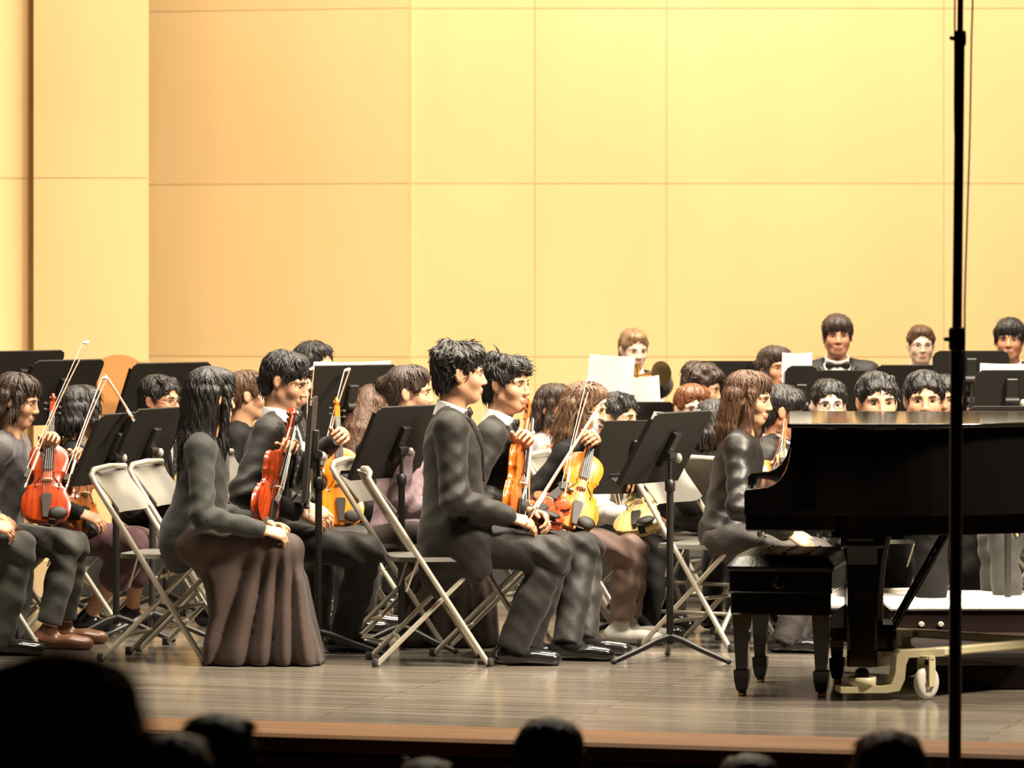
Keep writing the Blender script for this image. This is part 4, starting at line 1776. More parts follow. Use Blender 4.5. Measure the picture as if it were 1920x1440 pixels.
        mb.tube([g(*p) - base for p in pts], [.0030 * s, .0036 * s, .0032 * s, .0016 * s], 6, flat=0.7)
        mb.build('eyebrow', hairm if hairm not in (hairlgt,) else hairbrn, root)
        mb = MB()
        pts = [(.0895, q * .019, .004), (.0895, q * .030, .0072), (.083, q * .043, .0035)]
        mb.tube([g(*p) - base for p in pts], [.0012 * s, .0021 * s, .0015 * s], 6)
        mb.build('eyelid_line', eyed, root)
    if glasses:
        mb = MB()
        for q in (-1, 1):
            pts = [g(.099 + .004 * math.cos(a), q * .033 + .0245 * math.cos(a), -.002 + .017 * math.sin(a)) - base for a in np.linspace(0, 2 * math.pi, 19)]
            mb.tube(pts, .0016 * s, 6, caps=False)
            mb.tube([g(.099, q * .058, .004) - base, g(.0, q * .078, .008) - base], .0014 * s, 6)
        mb.tube([g(.103, -.009, .002) - base, g(.103, .009, .002) - base], .0016 * s, 6)
        mb.build('glasses', metalbl, root)
    # ---- hair
    hp2 = hair_prims(hair, s, g, HR, 11 + seed)
    amp = {'fluffy': .0020, 'wavy': .003}.get(hair, .0012) * s

    def hpost(F, x, y, z):
        X, Y, Z = x - H[0], y - H[1], z - H[2]
        lx = HR[0, 0] * X + HR[1, 0] * Y + HR[2, 0] * Z + .016
        ly = HR[0, 1] * X + HR[1, 1] * Y + HR[2, 1] * Z
        lz = HR[0, 2] * X + HR[1, 2] * Y + HR[2, 2] * Z
        ph = np.arctan2(ly, lx)
        F = F + amp * (np.sin(21 * ph + 60 * lz + seed + 2 * np.sin(40 * lz)) + .6 * np.sin(34 * ph - 45 * lz + 2 * seed))
        return F
    Fh, loh = field(hp2, hv, hpost)
    vh, qh = nets(Fh, loh, hv)
    lv, lq = hair_locks(vh, qh, H, HR, s, hair, (520, 320, 150)[lod], seed)
    mesh_obj('hair', np_mesh('hair', np.concatenate([vh, lv]) - base, np.concatenate([qh, lq + len(vh)]), [hairm]), root)
    # ---- upper garment
    sl_end = .93 if outfit != 'short' else .5
    up = [el(Pv + tz * .70 * L + tx * .005, A(.118, .165 if not fem else .148, .165) * b, TR, .06),
          el(Pv + tz * .34 * L, A(.118, .150 if not fem else .130, .15) * b, TR, .06),
          el(Pv + tz * .02 * L + u * .01, A(.135, .172, .115) * b, TR, .06),
          rc(S[-1], S[1], .058 * b, k=.05)]
    for q in (-1, 1):
        up.append(rc(N + l * q * .045 * s + u * .005 - tx * .012, S[q] + u * .012, .030 * s, .045 * s, .04))
        up.append(rc(S[q], EL[q], .063 * b, .054 * b, .035))
        up.append(rc(EL[q], EL[q] + (WR[q] - EL[q]) * sl_end, .054 * b, .041 * b, .03))
    if tail:
        up += tail(f, l, u)
    V = outfit in ('tux', 'open')
    zt, zb_ = 1.03 * L, .46 * L

    def upost_core(F, x, y, z, lap=False):
        X, Y, Z = x - Pv[0], y - Pv[1], z - Pv[2]
        lx = tx[0] * X + tx[1] * Y + tx[2] * Z
        ly = l[0] * X + l[1] * Y + l[2] * Z
        lz = tz[0] * X + tz[1] * Y + tz[2] * Z
        w = .012 + (.082 * s - .012) * np.clip((lz - zb_) / (zt - zb_), 0, 1)
        wd = np.where(lx > -.005, np.abs(ly) - w, .1)
        wd = np.where(lz > zb_, wd, np.maximum(wd, zb_ - lz))
        return lx, ly, lz, w, wd

    def upost(F, x, y, z):
        F = F - foldamp * folds(x - base[0], y - base[1], z - base[2], seed, 46)
        # gather creases around the elbows
        for q in (-1, 1):
            dd = nrm(WR[q] - EL[q]) - nrm(S[q] - EL[q])
            dd = nrm(dd)
            X, Y, Z = x - EL[q][0], y - EL[q][1], z - EL[q][2]
            r2 = X * X + Y * Y + Z * Z
            F = F + .0075 * np.exp(-r2 / .012) * np.sin(95 * (dd[0] * X + dd[1] * Y + dd[2] * Z) + seed)
        # neck opening
        X, Y, Z = x - N[0], y - N[1], z - N[2]
        hz_ = (X * tz[0] + Y * tz[1] + Z * tz[2])
        rr = np.sqrt(np.maximum(X * X + Y * Y + Z * Z - hz_ * hz_, 0))
        cutr = (.058 if V else .066) * s
        F = np.maximum(F, -np.maximum(rr - cutr, -.03 - hz_))
        if V:
            lx, ly, lz, w, wd = upost_core(F, x, y, z)
            F = np.maximum(F, -np.maximum(wd, -(lx - .0)))
        return F
    sdf_obj('jacket' if outfit in ('tux', 'open', 'jacket') else 'blouse', up, cv, topm, root, base, upost)
    if V:
        # lapels: band along the opening, a few mm proud of the jacket
        upl = [p for p in up[:4]] + [p for i, p in enumerate(up[4:10]) if i % 3 == 0]

        def lpost(F, x, y, z):
            lx, ly, lz, w, wd = upost_core(F, x, y, z)
            wl = .016 + .030 * np.clip((lz - zb_) / (.75 * (zt - zb_)), 0, 1) * np.clip((zt * .97 - lz) / (.2 * zt), 0.45, 1)
            band = np.maximum(-wd, wd - wl)
            band = np.where(lx > .01, band, .1)
            band = np.maximum(band, np.maximum(zb_ - lz, lz - zt * .97))
            return np.maximum(np.maximum(F - .0075, -(F + .008)), band)
        sdf_obj('lapel', upl, min(cv, .0075), satin, root, base, lpost)
        # shirt
        sh = [el(Pv + tz * .70 * L + tx * .0, A(.107, .145, .160) * b, TR, .05), el(Pv + tz * .36 * L, A(.105, .130, .15) * b, TR, .05),
              rc(N - tz * .07 * s, N + tz * .0, .062 * s, .060 * s, .03)]
        sdf_obj('shirt', sh, cv * 1.1, shirtw, root, base)
        cuff = []
        for q in (-1, 1):
            cuff = [rc(EL[q] + (WR[q] - EL[q]) * .86, EL[q] + (WR[q] - EL[q]) * .985, .033 * s, .031 * s, .0)]
            sdf_obj('shirt_cuff', cuff, .007, shirtw, root, base)
        # collar
        nd = nrm(H + HR @ A(-.025, 0, -.06) * s - N)
        nd = nrm(nd + tx * 0.15)

        def cpost(F, x, y, z):
            X, Y, Z = x - N[0], y - N[1], z - N[2]
            hz_ = X * nd[0] + Y * nd[1] + Z * nd[2]
            rr = np.sqrt(np.maximum(X * X + Y * Y + Z * Z - hz_ * hz_, 0))
            fr = X * tx[0] + Y * tx[1] + Z * tx[2]
            rad = .066 * s - .06 * hz_
            top = .042 * s + .004 - .16 * np.maximum(fr, 0)
            return np.maximum(np.abs(rr - rad) - .0045, np.maximum(-.02 * s - .25 * np.maximum(fr, 0) - hz_, hz_ - top))
        sdf_obj('collar', [rc(N - nd * .05, N + nd * .06, .09 * s, k=0)], .0045 if lod < 2 else .006, shirtw, root, base, cpost)
        c = N + tx * .074 * s + nd * (.004) * s
        bt = []
        for q in (-1, 1):
            bt.append(sq(c + l * q * .012 * s, c + l * q * .050 * s, .009 * s, .024 * s, tx, .4, .006))
        bt.append(el(c + tx * .006, A(.009, .011, .012) * s, TR, .004))
        sdf_obj('bow_tie', bt, .0048, satin, root, base)
    # ---- lower garment
    if bottom == 'trousers':
        lo_ = [el(Pv - u * .005, A(.128, .165, .100) * b, TR, .05)]
        for q in (-1, 1):
            kk = KN[q]
            aa = AN[q] - u * .025 + u * hem
            lo_ += [rc(HJ[q], kk - u * .004, .092 * b, .068 * b, .045), rc(kk, kk + (aa - kk) * .5, .067 * b, .066 * b, .03), rc(kk + (aa - kk) * .5, aa, .064 * b, .062 * b, .03)]

        def tpost(F, x, y, z):
            F = F - .0028 * folds(x - base[0], y - base[1], z - base[2], seed + 3, 46)
            for q in (-1, 1):
                X, Y, Z = x - KN[q][0], y - KN[q][1], z - KN[q][2]
                r2 = X * X + Y * Y + Z * Z
                F = F + .008 * np.exp(-r2 / .016) * np.sin(80 * (X * f[0] * .6 + Y * f[1] * .6 + Z * .8) + seed)
                aa = AN[q] - u * .025 + u * hem
                dn = nrm(aa - KN[q])
                X, Y, Z = x - aa[0], y - aa[1], z - aa[2]
                along = X * dn[0] + Y * dn[1] + Z * dn[2]
                r2 = X * X + Y * Y + Z * Z
                F = np.where(r2 < .02, np.maximum(F, along), F)
            return np.maximum(F, base_z + .012 - z)
        sdf_obj('trousers', lo_, cv, botm, root, base, tpost)
    elif bottom == 'skirt_knee':
        lo_ = [el(Pv - u * .005, A(.128, .160, .100) * b, TR, .05)]
        for q in (-1, 1):
            lo_ += [rc(HJ[q], KN[q], .092 * b, .075 * b, .05), rc(KN[q], KN[q] + (AN[q] - KN[q]) * .45, .078 * b, .085 * b, .05)]
        lo_.append(rc((HJ[1] + HJ[-1]) / 2 + f * .1, (KN[1] + KN[-1]) / 2, .085 * b, .08 * b, .05))

        def spost(F, x, y, z):
            return F + .005 * folds(x - base[0], y - base[1], z - base[2], seed + 3, 36)
        sdf_obj('skirt', lo_, cv, botm, root, base, spost)
    elif bottom == 'long_skirt':
        pts2 = []
        for (px, py) in skirt['poly']:
            w_ = P(px, py, skirt['D'])
            pts2.append(((w_ - base) @ A(1, 0, 0), w_[2]))
        pts2 = np.array(pts2)
        hw = skirt['hw']
        yc = base[1] + skirt.get('dy', 0)
        lo3 = A(base[0] + pts2[:, 0].min(), yc - hw, base_z + .002)
        hi3 = A(base[0] + pts2[:, 0].max(), yc + hw, pts2[:, 1].max())

        def skf(x, y, z):
            X = (x - base[0]) + 0 * y + 0 * z
            Z = z + 0 * X
            flare = np.clip((.62 - Z) / .55, 0, 1)
            Yn = (y - yc) + 0 * X
            # folds fan out from the knees towards the hem
            kx, kz = skirt['fan'][0] - base[0], skirt['fan'][1]
            ang = np.arctan2(X - kx, np.maximum(kz - Z, .02))
            fd = (np.abs(np.sin(.5 * (ang * skirt.get('nf', 34) + 3.0 * np.sin(ang * 7) + Yn * 9))) * 2 - 1.2) * flare + .35 * np.sin(14 * X + 22 * Z) * (1 - flare)
            dp = poly2d(pts2, X.astype(np.float32), Z.astype(np.float32)) + .055
            hwz = hw * (.72 + .28 * flare) - .055
            dy = np.abs(Yn) - hwz - .024 * fd
            dp = dp - .006 * fd
            q1 = np.maximum(dp, 0)
            q2 = np.maximum(dy, 0)
            return np.sqrt(q1 * q1 + q2 * q2) + np.minimum(np.maximum(dp, dy), 0) - .055
        sdf_obj('skirt', [dict(f=skf, lo=lo3, hi=hi3, k=0, op='u'), el(Pv - u * .01, A(.140, .172, .105) * b, TR, .06),
                          rc(HJ[-1], KN[-1], .090 * b, .075 * b, .05), rc(HJ[1], KN[1], .090 * b, .075 * b, .05)], cv, botm, root, base,
                lambda F, x, y, z: np.maximum(F, base_z + .004 - z))
    # ---- shoes
    for q in (-1, 1):
        a = AN[q]
        fl = f if not (knees and ankles) else nrm(A(KN[q][0] - HJ[q][0], KN[q][1] - HJ[q][1], 0) * .5 + f * .5)
        hz_ = base_z
        heel = A(a[0], a[1], hz_ + .036) - fl * .035
        toe = A(a[0], a[1], hz_ + .026) + fl * .165 * s
        nl = A(-fl[1], fl[0], 0)
        if bottom == 'trousers' and hem == 0:
            sdf_obj('sock', [rc(a + nrm(KN[q] - a) * .07, a - u * .02, .044 * s, .041 * s, .02), rc(a - u * .01, A(a[0], a[1], hz_ + .05) + fl * .05, .043 * s, .036 * s, .02)], .010, blackcloth, root, base)
        sp = [sq(heel, toe, .040 * s, .036 * s, u, .85, .02), sq(heel + fl * .13, toe - fl * .01, .046 * s, .040 * s, u, .62, .02), rc(heel + u * .01, A(a[0], a[1], hz_ + .085), .036 * s, .038 * s, .03)]
        sdf_obj('shoe', sp, .007 if lod == 0 else .010, shoem, root, base, lambda F, x, y, z: np.maximum(F, hz_ + .002 - z))
    PEOPLE[key] = dict(root=root, H=H, N=N, Pv=Pv, EL=EL, WR=WR, HD=HD, KN=KN, AN=AN, f=f, l=l, desc=desc)
    if chair_on:
        cy = yaw if chair_yaw is None else chair_yaw
        if chair_at is not None:
            cx, cyy = chair_at
        else:
            cc = Pv + f * .03
            cx, cyy = cc[0], cc[1]
        chair(cx, cyy, cy, 'metal folding chair under ' + desc, base_z)
    return PEOPLE[key]


def palm(key, q, extra=0.065):
    p = PEOPLE[key]
    return p['WR'][q] + p['HD'][q] * extra
# ================================================================== THE PLAYERS
def cx(px, D):
    return (px - 960.0) / FPX * D


# ---- front desk, inner player in tuxedo
person('M4', 'seated person in black tuxedo with fluffy black hair, bow resting on the lap, front chair', 18.15, (862, 702), 0, hyaw=6, s=1.0,
       hip=(852, 1012, 18.15), hair='fluffy', outfit='tux', lod=0, fat=1.05,
       knees=[(1035, 1040, 18.05), (1040, 1040, 18.3)], ankles=[(958, 1207, 18.02), (985, 1200, 18.28)],
       rh=(985, 978, 18.02), lh=(1015, 968, 18.3), rcurl=0.6, desc='the tuxedo player with fluffy black hair',
       chair_yaw=6, chair_at=(cx(806, 18.14), 18.14),
       tail=lambda f, l, u: [sq(P(842, 1000, 18.12), P(832, 1062, 18.12), .15, .135, A(1, 0, 0), .75, .05),
                             sq(P(880, 1015, 18.0), P(885, 1055, 18.0), .10, .085, A(0, 1, 0), .6, .05)])
# ---- outer player
person('M5', 'seated person in black tuxedo with wavy black hair, orange-brown violin held by the neck', 18.55, (950, 722), -8, hyaw=-28, s=0.97,
       hip=(905, 1012, 18.55), hair='fluffy', outfit='tux', lod=0, skinm=skin,
       knees=[(1090, 1035, 18.42), (1100, 1030, 18.7)], ankles=[(1062, 1200, 18.25), (1095, 1192, 18.5)],
       lh=(985, 822, 18.40), rh=(1000, 985, 18.36), ln=(-0.2, -1, 0), relb=(-0.3, -0.4, -1), lelb=(-.2, -.6, -1), desc='the tuxedo player holding the brown violin',
       chair_yaw=-10, chair_at=(cx(930, 18.6), 18.6))
# ---- woman in the long skirt
person('W1', 'seated person with long straight black hair, grey cardigan and long brown skirt', 18.15, (397, 745), 0, hyaw=32, pitch=4, s=0.97,
       hip=(375, 1008, 18.15), hair='longstraight', outfit='jacket', topm=cardigan, lod=0, botm=brownskirt, bottom='long_skirt',
       skirt=dict(poly=[(336, 1012), (372, 1000), (440, 988), (505, 998), (552, 1026), (574, 1085), (588, 1160), (606, 1238), (606, 1249), (384, 1249), (388, 1200), (398, 1150),
                        (388, 1095), (362, 1055), (333, 1034)], D=18.15, hw=0.20, fan=(P(545, 1000, 18.15)[0], 1.0), nf=50),
       knees=[(540, 1030, 18.05), (540, 1030, 18.3)], ankles=[(470, 1212, 18.05), (480, 1212, 18.25)],
       rh=(522, 1000, 17.98), lh=(530, 990, 18.2), rcurl=0.8, desc='the player in the long brown skirt',
       chair_yaw=-14, chair_at=(cx(317, 18.32), 18.32),
       tail=lambda f, l, u: [sq(P(352, 985, 18.15), P(338, 1012, 18.15), .13, .14, A(1, 0, 0), .62, .05)])
# ---- her neighbour
person('M1', 'seated person in black tuxedo with grey-sheened black hair bending over a red violin', 18.75, (535, 715), -5, hyaw=-14, pitch=16, s=0.98,
       hip=(478, 1008, 18.75), hair='short', outfit='tux', topm=suit2, botm=suit2, lod=0,
       knees=[(688, 1032, 18.5), (600, 1030, 19.0)], ankles=[(642, 1188, 18.62), (592, 1165, 19.1)],
       lh=(545, 832, 18.5), rh=(588, 972, 18.52), ln=(0, -1, -.2), rcurl=.55, lelb=(-.2, -.7, -1), desc='the tuxedo player bending over the red violin',
       chair_yaw=-14, chair_at=(cx(385, 18.8), 18.8))
# ---- left edge pair
person('B', 'seated person with chin-length brown hair and grey jacket holding a bright red violin', 18.95, (32, 752), -8, hyaw=-12, pitch=10, s=0.93,
       hip=(-10, 1010, 18.95), hair='bob', hairm=hairdbr, outfit='jacket', topm=mat('grey_jacket', (0.075, 0.070, 0.075), .7, bump=.2, sheen=.2), botm=greytrouser, lod=0, shoem=shoetan, hem=.05,
       knees=[(128, 1020, 18.8), (140, 1020, 19.05)], ankles=[(92, 1180, 18.8), (120, 1170, 19.1)],
       lh=(98, 822, 18.80), rh=(18, 985, 18.72), ln=(0, -1, 0), bare_shin=True, desc='the player with chin-length brown hair')
person('A', 'seated person at the end of the row whose grey trousers and folded hand show', 18.6, (-135, 740), -5, s=0.97,
       hip=(-150, 1012, 18.6), hair='short', outfit='jacket', botm=greytrouser, lod=1,
       knees=[(36, 1028, 18.5), (40, 1030, 18.8)], ankles=[(-5, 1200, 18.5), (20, 1185, 18.8)], rh=(5, 988, 18.42), desc='the player in grey trousers at the row end')
person('P3', 'seated person with glossy black bob and plum skirt behind the bright red violin', 19.7, (152, 772), 10, hyaw=40, s=0.92,
       hip=(118, 1005, 19.7), hair='bob', outfit='jacket', topm=blackcloth, bottom='skirt_knee', botm=purplecloth, bare_shin=True,
       knees=[(258, 1022, 19.5), (265, 1020, 19.8)], ankles=[(168, 1150, 19.7), (248, 1138, 20.0)],
       lh=(152, 850, 19.35), rh=(178, 972, 19.4), ln=(0, -1, 0), desc='the player in the plum skirt')
person('P4', 'seated person with short black hair and glasses behind the pair of music stands', 20.2, (300, 752), -12, hyaw=-30, s=0.93,
       hair='short', glasses=True, outfit='tux', desc='the player with glasses behind the stands', skinm=skinr)
person('W2', 'seated person with reddish brown hair half hidden behind the bending tuxedo player', 20.8, (464, 742), 0, hyaw=8, s=0.92,
       hair='ponytail', hairm=hairbrn, outfit='blouse', topm=blackcloth, skinm=skin, desc='the player with reddish brown hair')
person('M3', 'seated person with cropped black hair looking over a wide stand behind the bending player', 21.3, (590, 690), -15, hyaw=-35, s=1.0,
       hair='crop', outfit='tux', desc='the player with cropped black hair', lod=1)
person('M2', 'seated person holding the amber orange violin, head hidden by the bending tuxedo player', 19.9, (543, 712), -12, hyaw=-15, s=0.98, hair='crop', outfit='tux', lod=1,
       hip=(505, 1005, 19.9), lh=(642, 815, 19.62), rh=(600, 962, 19.5), ln=(0, -1, 0), lelb=(0, -.4, -1), desc='the player holding the amber orange violin')
person('W3', 'seated person with dark brown hair tied back and lavender print blouse behind a black stand', 19.05, (768, 738), 2, hyaw=-5, s=0.94,
       hip=(742, 1010, 19.05), hair='bun', hairm=hairdbr, outfit='blouse', topm=lavender, bottom='long_skirt', botm=brownskirt, skinm=skin,
       skirt=dict(poly=[(700, 990), (780, 985), (880, 1000), (920, 1035), (930, 1120), (935, 1205), (935, 1212), (748, 1212), (752, 1120), (740, 1060), (700, 1040)],
                  D=19.05, hw=0.19, fan=(P(880, 1000, 19.05)[0], 1.0), nf=50),
       knees=[(885, 1030, 18.95), (885, 1030, 19.2)], ankles=[(840, 1195, 18.95), (850, 1190, 19.2)], desc='the player in the lavender blouse', chair_yaw=-10)
person('W3b', 'seated person with loose brown hair leaning down behind the lavender blouse', 20.4, (692, 768), 15, hyaw=60, pitch=20, s=0.9,
       hair='long', hairm=hairbrn, outfit='jacket', topm=blackcloth, lod=2, desc='the player with loose brown hair')
# ---- behind the tuxedo pair
person('W4', 'seated person with wavy light brown hair, face hidden behind an orange violin', 19.2, (1098, 768), -15, hyaw=-20, pitch=8, s=0.93,
       hip=(1035, 1010, 19.2), hair='wavy', hairm=mat('hair_chestnut', (0.12, 0.062, 0.03), .46, spec=.5, var=.35, vscale=90, bump=.6, bscale=160, stretch=HS), outfit='jacket', topm=blackcloth, botm=roseTrouser, shoem=shoewhite, hem=.05,
       knees=[(1180, 1030, 19.0), (1190, 1030, 19.25)], ankles=[(1165, 1172, 19.05), (1180, 1168, 19.25)],
       lh=(1118, 815, 18.75), rh=(1050, 965, 18.8), ln=(-.3, -1, 0), lod=1, lelb=(0, -.5, -1), desc='the player with wavy light brown hair')
person('P9', 'seated person in grey print blouse holding a violin behind the wavy-haired player', 20.6, (1042, 766), -35, hyaw=-40, s=0.9,
       hair='bob', hairm=hairdbr, outfit='blouse', topm=greyprint, skinm=skinr, lh=(1035, 838, 20.2), rh=(1000, 960, 20.1), desc='the player in the grey print blouse')
person('P8', 'seated person in white top and black trousers holding a pale violin behind a stand', 19.8, (1158, 785), -20, hyaw=-30, s=0.92,
       hip=(1110, 1008, 19.8), hair='short', outfit='blouse', topm=shirtw, botm=blackcloth,
       knees=[(1228, 1030, 19.5), (1240, 1025, 19.8)], ankles=[(1210, 1170, 19.4), (1228, 1165, 19.8)], lh=(1200, 905, 19.3), rh=(1225, 975, 19.3), desc='the player holding the pale violin')
# ---- centre back
person('P12', 'light-haired person in white shirt and black jacket behind loose white sheets', 22.6, (1188, 656), -80, hyaw=-70, s=0.84, base_z=.2, pitch=8,
       hair='crop', hairm=hairlgt, skinm=skinp, outfit='tux', lod=2, desc='the light-haired player behind white sheets', rh=(1205, 712, 22.1), lh=(1225, 705, 22.1))
person('W5', 'seated person with auburn hair whose eyes show above a tilted stand', 20.45, (1298, 768), -80, hyaw=-75, s=0.92,
       hair='bun', hairm=hairred, skinm=skinp, outfit='jacket', topm=blackcloth, lod=1, desc='the player with auburn hair')
person('P10', 'seated person with shoulder-length black hair seen from behind beside the auburn player', 19.6, (1336, 795), 60, hyaw=85, s=0.86,
       hair='bob', outfit='jacket', topm=blackcloth, lod=2, desc='the player with shoulder-length black hair')
person('P11', 'seated person with grey-brown tousled hair before a wide black stand', 21.35, (1316, 728), -30, hyaw=-15, s=0.9, pitch=10,
       hair='fluffy', hairm=hairdbr, skinm=skin, outfit='tux', lod=2, desc='the player with tousled hair')
person('P13', 'seated person with brown hair playing a clarinet', 21.8, (1452, 690), -70, hyaw=-60, s=0.86,
       hair='bob', hairm=hairdbr, skinm=skinr, outfit='jacket', topm=blackcloth, lod=2, rh=(1437, 782, 21.46), lh=(1442, 755, 21.52), desc='the clarinet player')
# ---- pianoside
person('W6', 'seated person with long brown hair and black satin blouse in front of the piano', 18.85, (1405, 748), -5, hyaw=-18, pitch=6, s=0.93,
       hip=(1362, 1010, 18.85), hair='long', hairm=hairbrn, outfit='blouse', topm=satin, botm=mat('dark_taupe_cloth', (.04, .034, .03), .7, bump=.25), skinm=skin, lod=0, foldamp=.0045, fat=1.06,
       knees=[(1530, 1042, 18.65), (1535, 1038, 18.95)], ankles=[(1470, 1195, 18.62), (1490, 1190, 18.9)], rh=(1505, 1015, 18.55), lh=(1515, 1010, 18.8), rcurl=.45,
       desc='the player in the black satin blouse', chair_yaw=-32, chair_at=(cx(1330, 18.95), 18.95))
person('M6', 'seated person with straight black hair holding an orange violin beyond the satin blouse', 19.7, (1468, 772), -10, hyaw=0, pitch=8, s=0.93,
       hair='bowl', skinm=skinr, outfit='tux', lh=(1470, 858, 19.4), rh=(1500, 960, 19.4), ln=(0, -1, 0), lelb=(0, -.5, -1), desc='the player with straight black hair')
person('P14', 'tallest back-row person in tuxedo with white shirt front and full dark hair', 22.3, (1570, 630), -90, s=.87, base_z=.2, hair='bowl', hairm=hairdbr, skinm=skinr, outfit='tux', lod=1,
       desc='the tallest back-row player')
person('P15', 'pale back-row person with brown hair and glasses above a black stand', 23.0, (1727, 648), -88, s=0.83, base_z=.2, hair='crop', hairm=hairbrn, skinm=skinp, glasses=True, outfit='open', lod=2,
       desc='the pale back-row player with glasses')
person('P16', 'back-row person with black bowl-cut hair, white shirt and black tie', 22.3, (1893, 637), -90, hyaw=-100, s=0.87, base_z=.2, hair='bowl', skinm=skinr, outfit='tux', lod=1, desc='the back-row player with bowl-cut hair')
person('P17', 'seated person with glasses and short grey-lit hair looking over the piano lid', 20.6, (1554, 759), -80, hyaw=-85, s=0.93, hair='short', skinm=skinp, glasses=True, botm=blackcloth, outfit='tux', lod=1,
       desc='the player with glasses behind the piano')
person('P18', 'seated person with low-fringed black hair looking over the piano lid, face turned aside', 19.3, (1645, 755), -80, hyaw=-82, s=1.04, hair='short', skinm=skin, botm=blackcloth, outfit='tux', lod=1,
       desc='the player with low fringe behind the piano')
person('P19', 'seated person with tousled black hair looking straight over the piano lid', 20.0, (1733, 751), -90, hyaw=-92, s=1.06, hair='short', skinm=skin, botm=blackcloth, outfit='tux', lod=1,
       desc='the tousled player behind the piano')
person('P20', 'seated person half hidden behind the tousled player over the piano lid', 20.9, (1772, 750), -95, hyaw=-100, s=0.93, hair='short', skinm=skin, botm=blackcloth, outfit='tux', lod=2,
       desc='the half-hidden player behind the piano')
person('P21', 'seated person with brown hair partly hidden by the tall microphone stand', 21.6, (1818, 776), -100, hyaw=-120, s=0.9, hair='short', hairm=hairdbr, skinm=skinr, botm=blackcloth, outfit='tux', lod=2,
       desc='the player behind the microphone stand')
person('P22', 'seated person in grey trousers with hands on lap beyond the podium', 19.3, (1962, 780), -160, s=0.93, hair='short', outfit='tux', botm=greytrouser, lod=1,
       rh=(1900, 978, 19.15), knees=[(1862, 1015, 19.4), (1880, 1005, 19.15)], desc='the player in grey trousers beyond the podium')

# ================================================================== INSTRUMENTS
CAMD = A(0, -1, 0)


def vio_at(key, q, axis, front, grip, varnish, label, scale=1.0, shift=(0, 0, 0), name='violin'):
    """neck passes through the gripping hand at length `grip` from the tail end"""
    g = palm(key, q) + np.asarray(shift, float)
    ax = nrm(axis)
    violin(g - ax * grip * scale, g + ax, front, varnish, label, scale, name)


def dirpx(a, b):
    return P(*b) - P(*a)


# bright red violin on B's knee
b0, t0 = P(84, 978, 18.68), P(100, 736, 18.9)
violin(b0, t0, A(0.12, -1, 0.1), v_red, 'bright red violin held upright on the knee of the player with chin-length hair')
bow(P(45, 905, 18.55), P(162, 640, 18.75), A(-.8, -.3, -.2), 'long bow slanting up beside the bright red violin')
violin(P(158, 1000, 19.45), P(143, 768, 19.3), A(0.7, -.7, 0), v_brown, 'dark red violin whose pegbox shows before the glossy black bob', 1.0)
bow(P(122, 908, 19.0), P(197, 707, 19.05), A(-.8, -.3, -.2), 'bow slanting up before the glossy black bob')
bow(P(252, 790, 19.05), P(199, 706, 19.5), A(.5, -.3, -.5), 'bow crossing another bow near the player with glasses')
# red violin of M1, seen from the side
violin(P(497, 985, 18.22), P(552, 765, 18.3), A(1, -0.25, .25), v_red, 'red violin seen from its side below the bending tuxedo player')
bow(P(576, 962, 18.42), P(584, 690, 18.55), A(-1, -.2, 0), 'bow held upright by the bending tuxedo player')
# orange violin of M3
violin(P(640, 984, 19.75), P(631, 742, 19.95), A(0.12, -1, 0.15), v_amber, 'amber orange violin held upright behind the knee of the bending player')
bow(P(603, 880, 19.6), P(652, 692, 19.8), A(-.8, -.3, -.2), 'bow slanting beside the amber orange violin')
# M5's violin, side on
violin(P(962, 982, 18.25), P(993, 745, 18.42), A(1, -0.12, .1), v_orange, 'orange-brown violin held upright by the neck in the hand of the wavy-haired tuxedo player')
bow(P(990, 985, 18.2), P(998, 800, 18.9), A(-1, -.2, 0), 'bow beside the orange-brown violin in front of the tuxedo player')
violin(P(1005, 968, 18.28), P(1070, 905, 18.75), A(.3, -.5, 1), v_red, 'red violin lying in the lap of the tuxedo player with fluffy hair')
bow(P(990, 975, 18.0), P(1132, 752, 18.45), A(-.6, -.3, -.6), 'bow slanting up from the lap of the fluffy-haired tuxedo player')
# W4's violin
violin(P(1072, 990, 18.7), P(1122, 758, 18.85), A(0.25, -1, 0.1), v_amber, 'amber violin hiding the face of the player with wavy light brown hair')
bow(P(1055, 925, 18.6), P(1106, 712, 18.8), A(-.8, -.3, -.2), 'bow before the wavy light brown hair')
violin(P(1018, 960, 20.0), P(1052, 770, 20.2), A(.4, -1, .1), v_orange, 'orange violin held by the player in grey print blouse')
violin(P(1190, 995, 19.2), P(1218, 850, 19.45), A(-.3, -1, .2), v_pale, 'pale yellow violin standing on the lap behind the tilted stand')
bow(P(1192, 1135, 19.1), P(1150, 900, 19.3), A(.8, -.3, 0), 'bow hanging down between the trouser legs behind the stand')
# M6's violin and bow
violin(P(1425, 975, 19.15), P(1474, 800, 19.5), A(0.2, -1, .1), v_orange, 'orange violin behind the piano cheek')
bow(P(1468, 872, 19.2), P(1480, 742, 19.85), A(-1, -.2, 0), 'bow standing upright beside the piano cheek')
bow(P(1420, 1000, 18.5), P(1490, 992, 18.95), A(0, 0, -1), 'bow lying over the lap of the player in satin blouse')

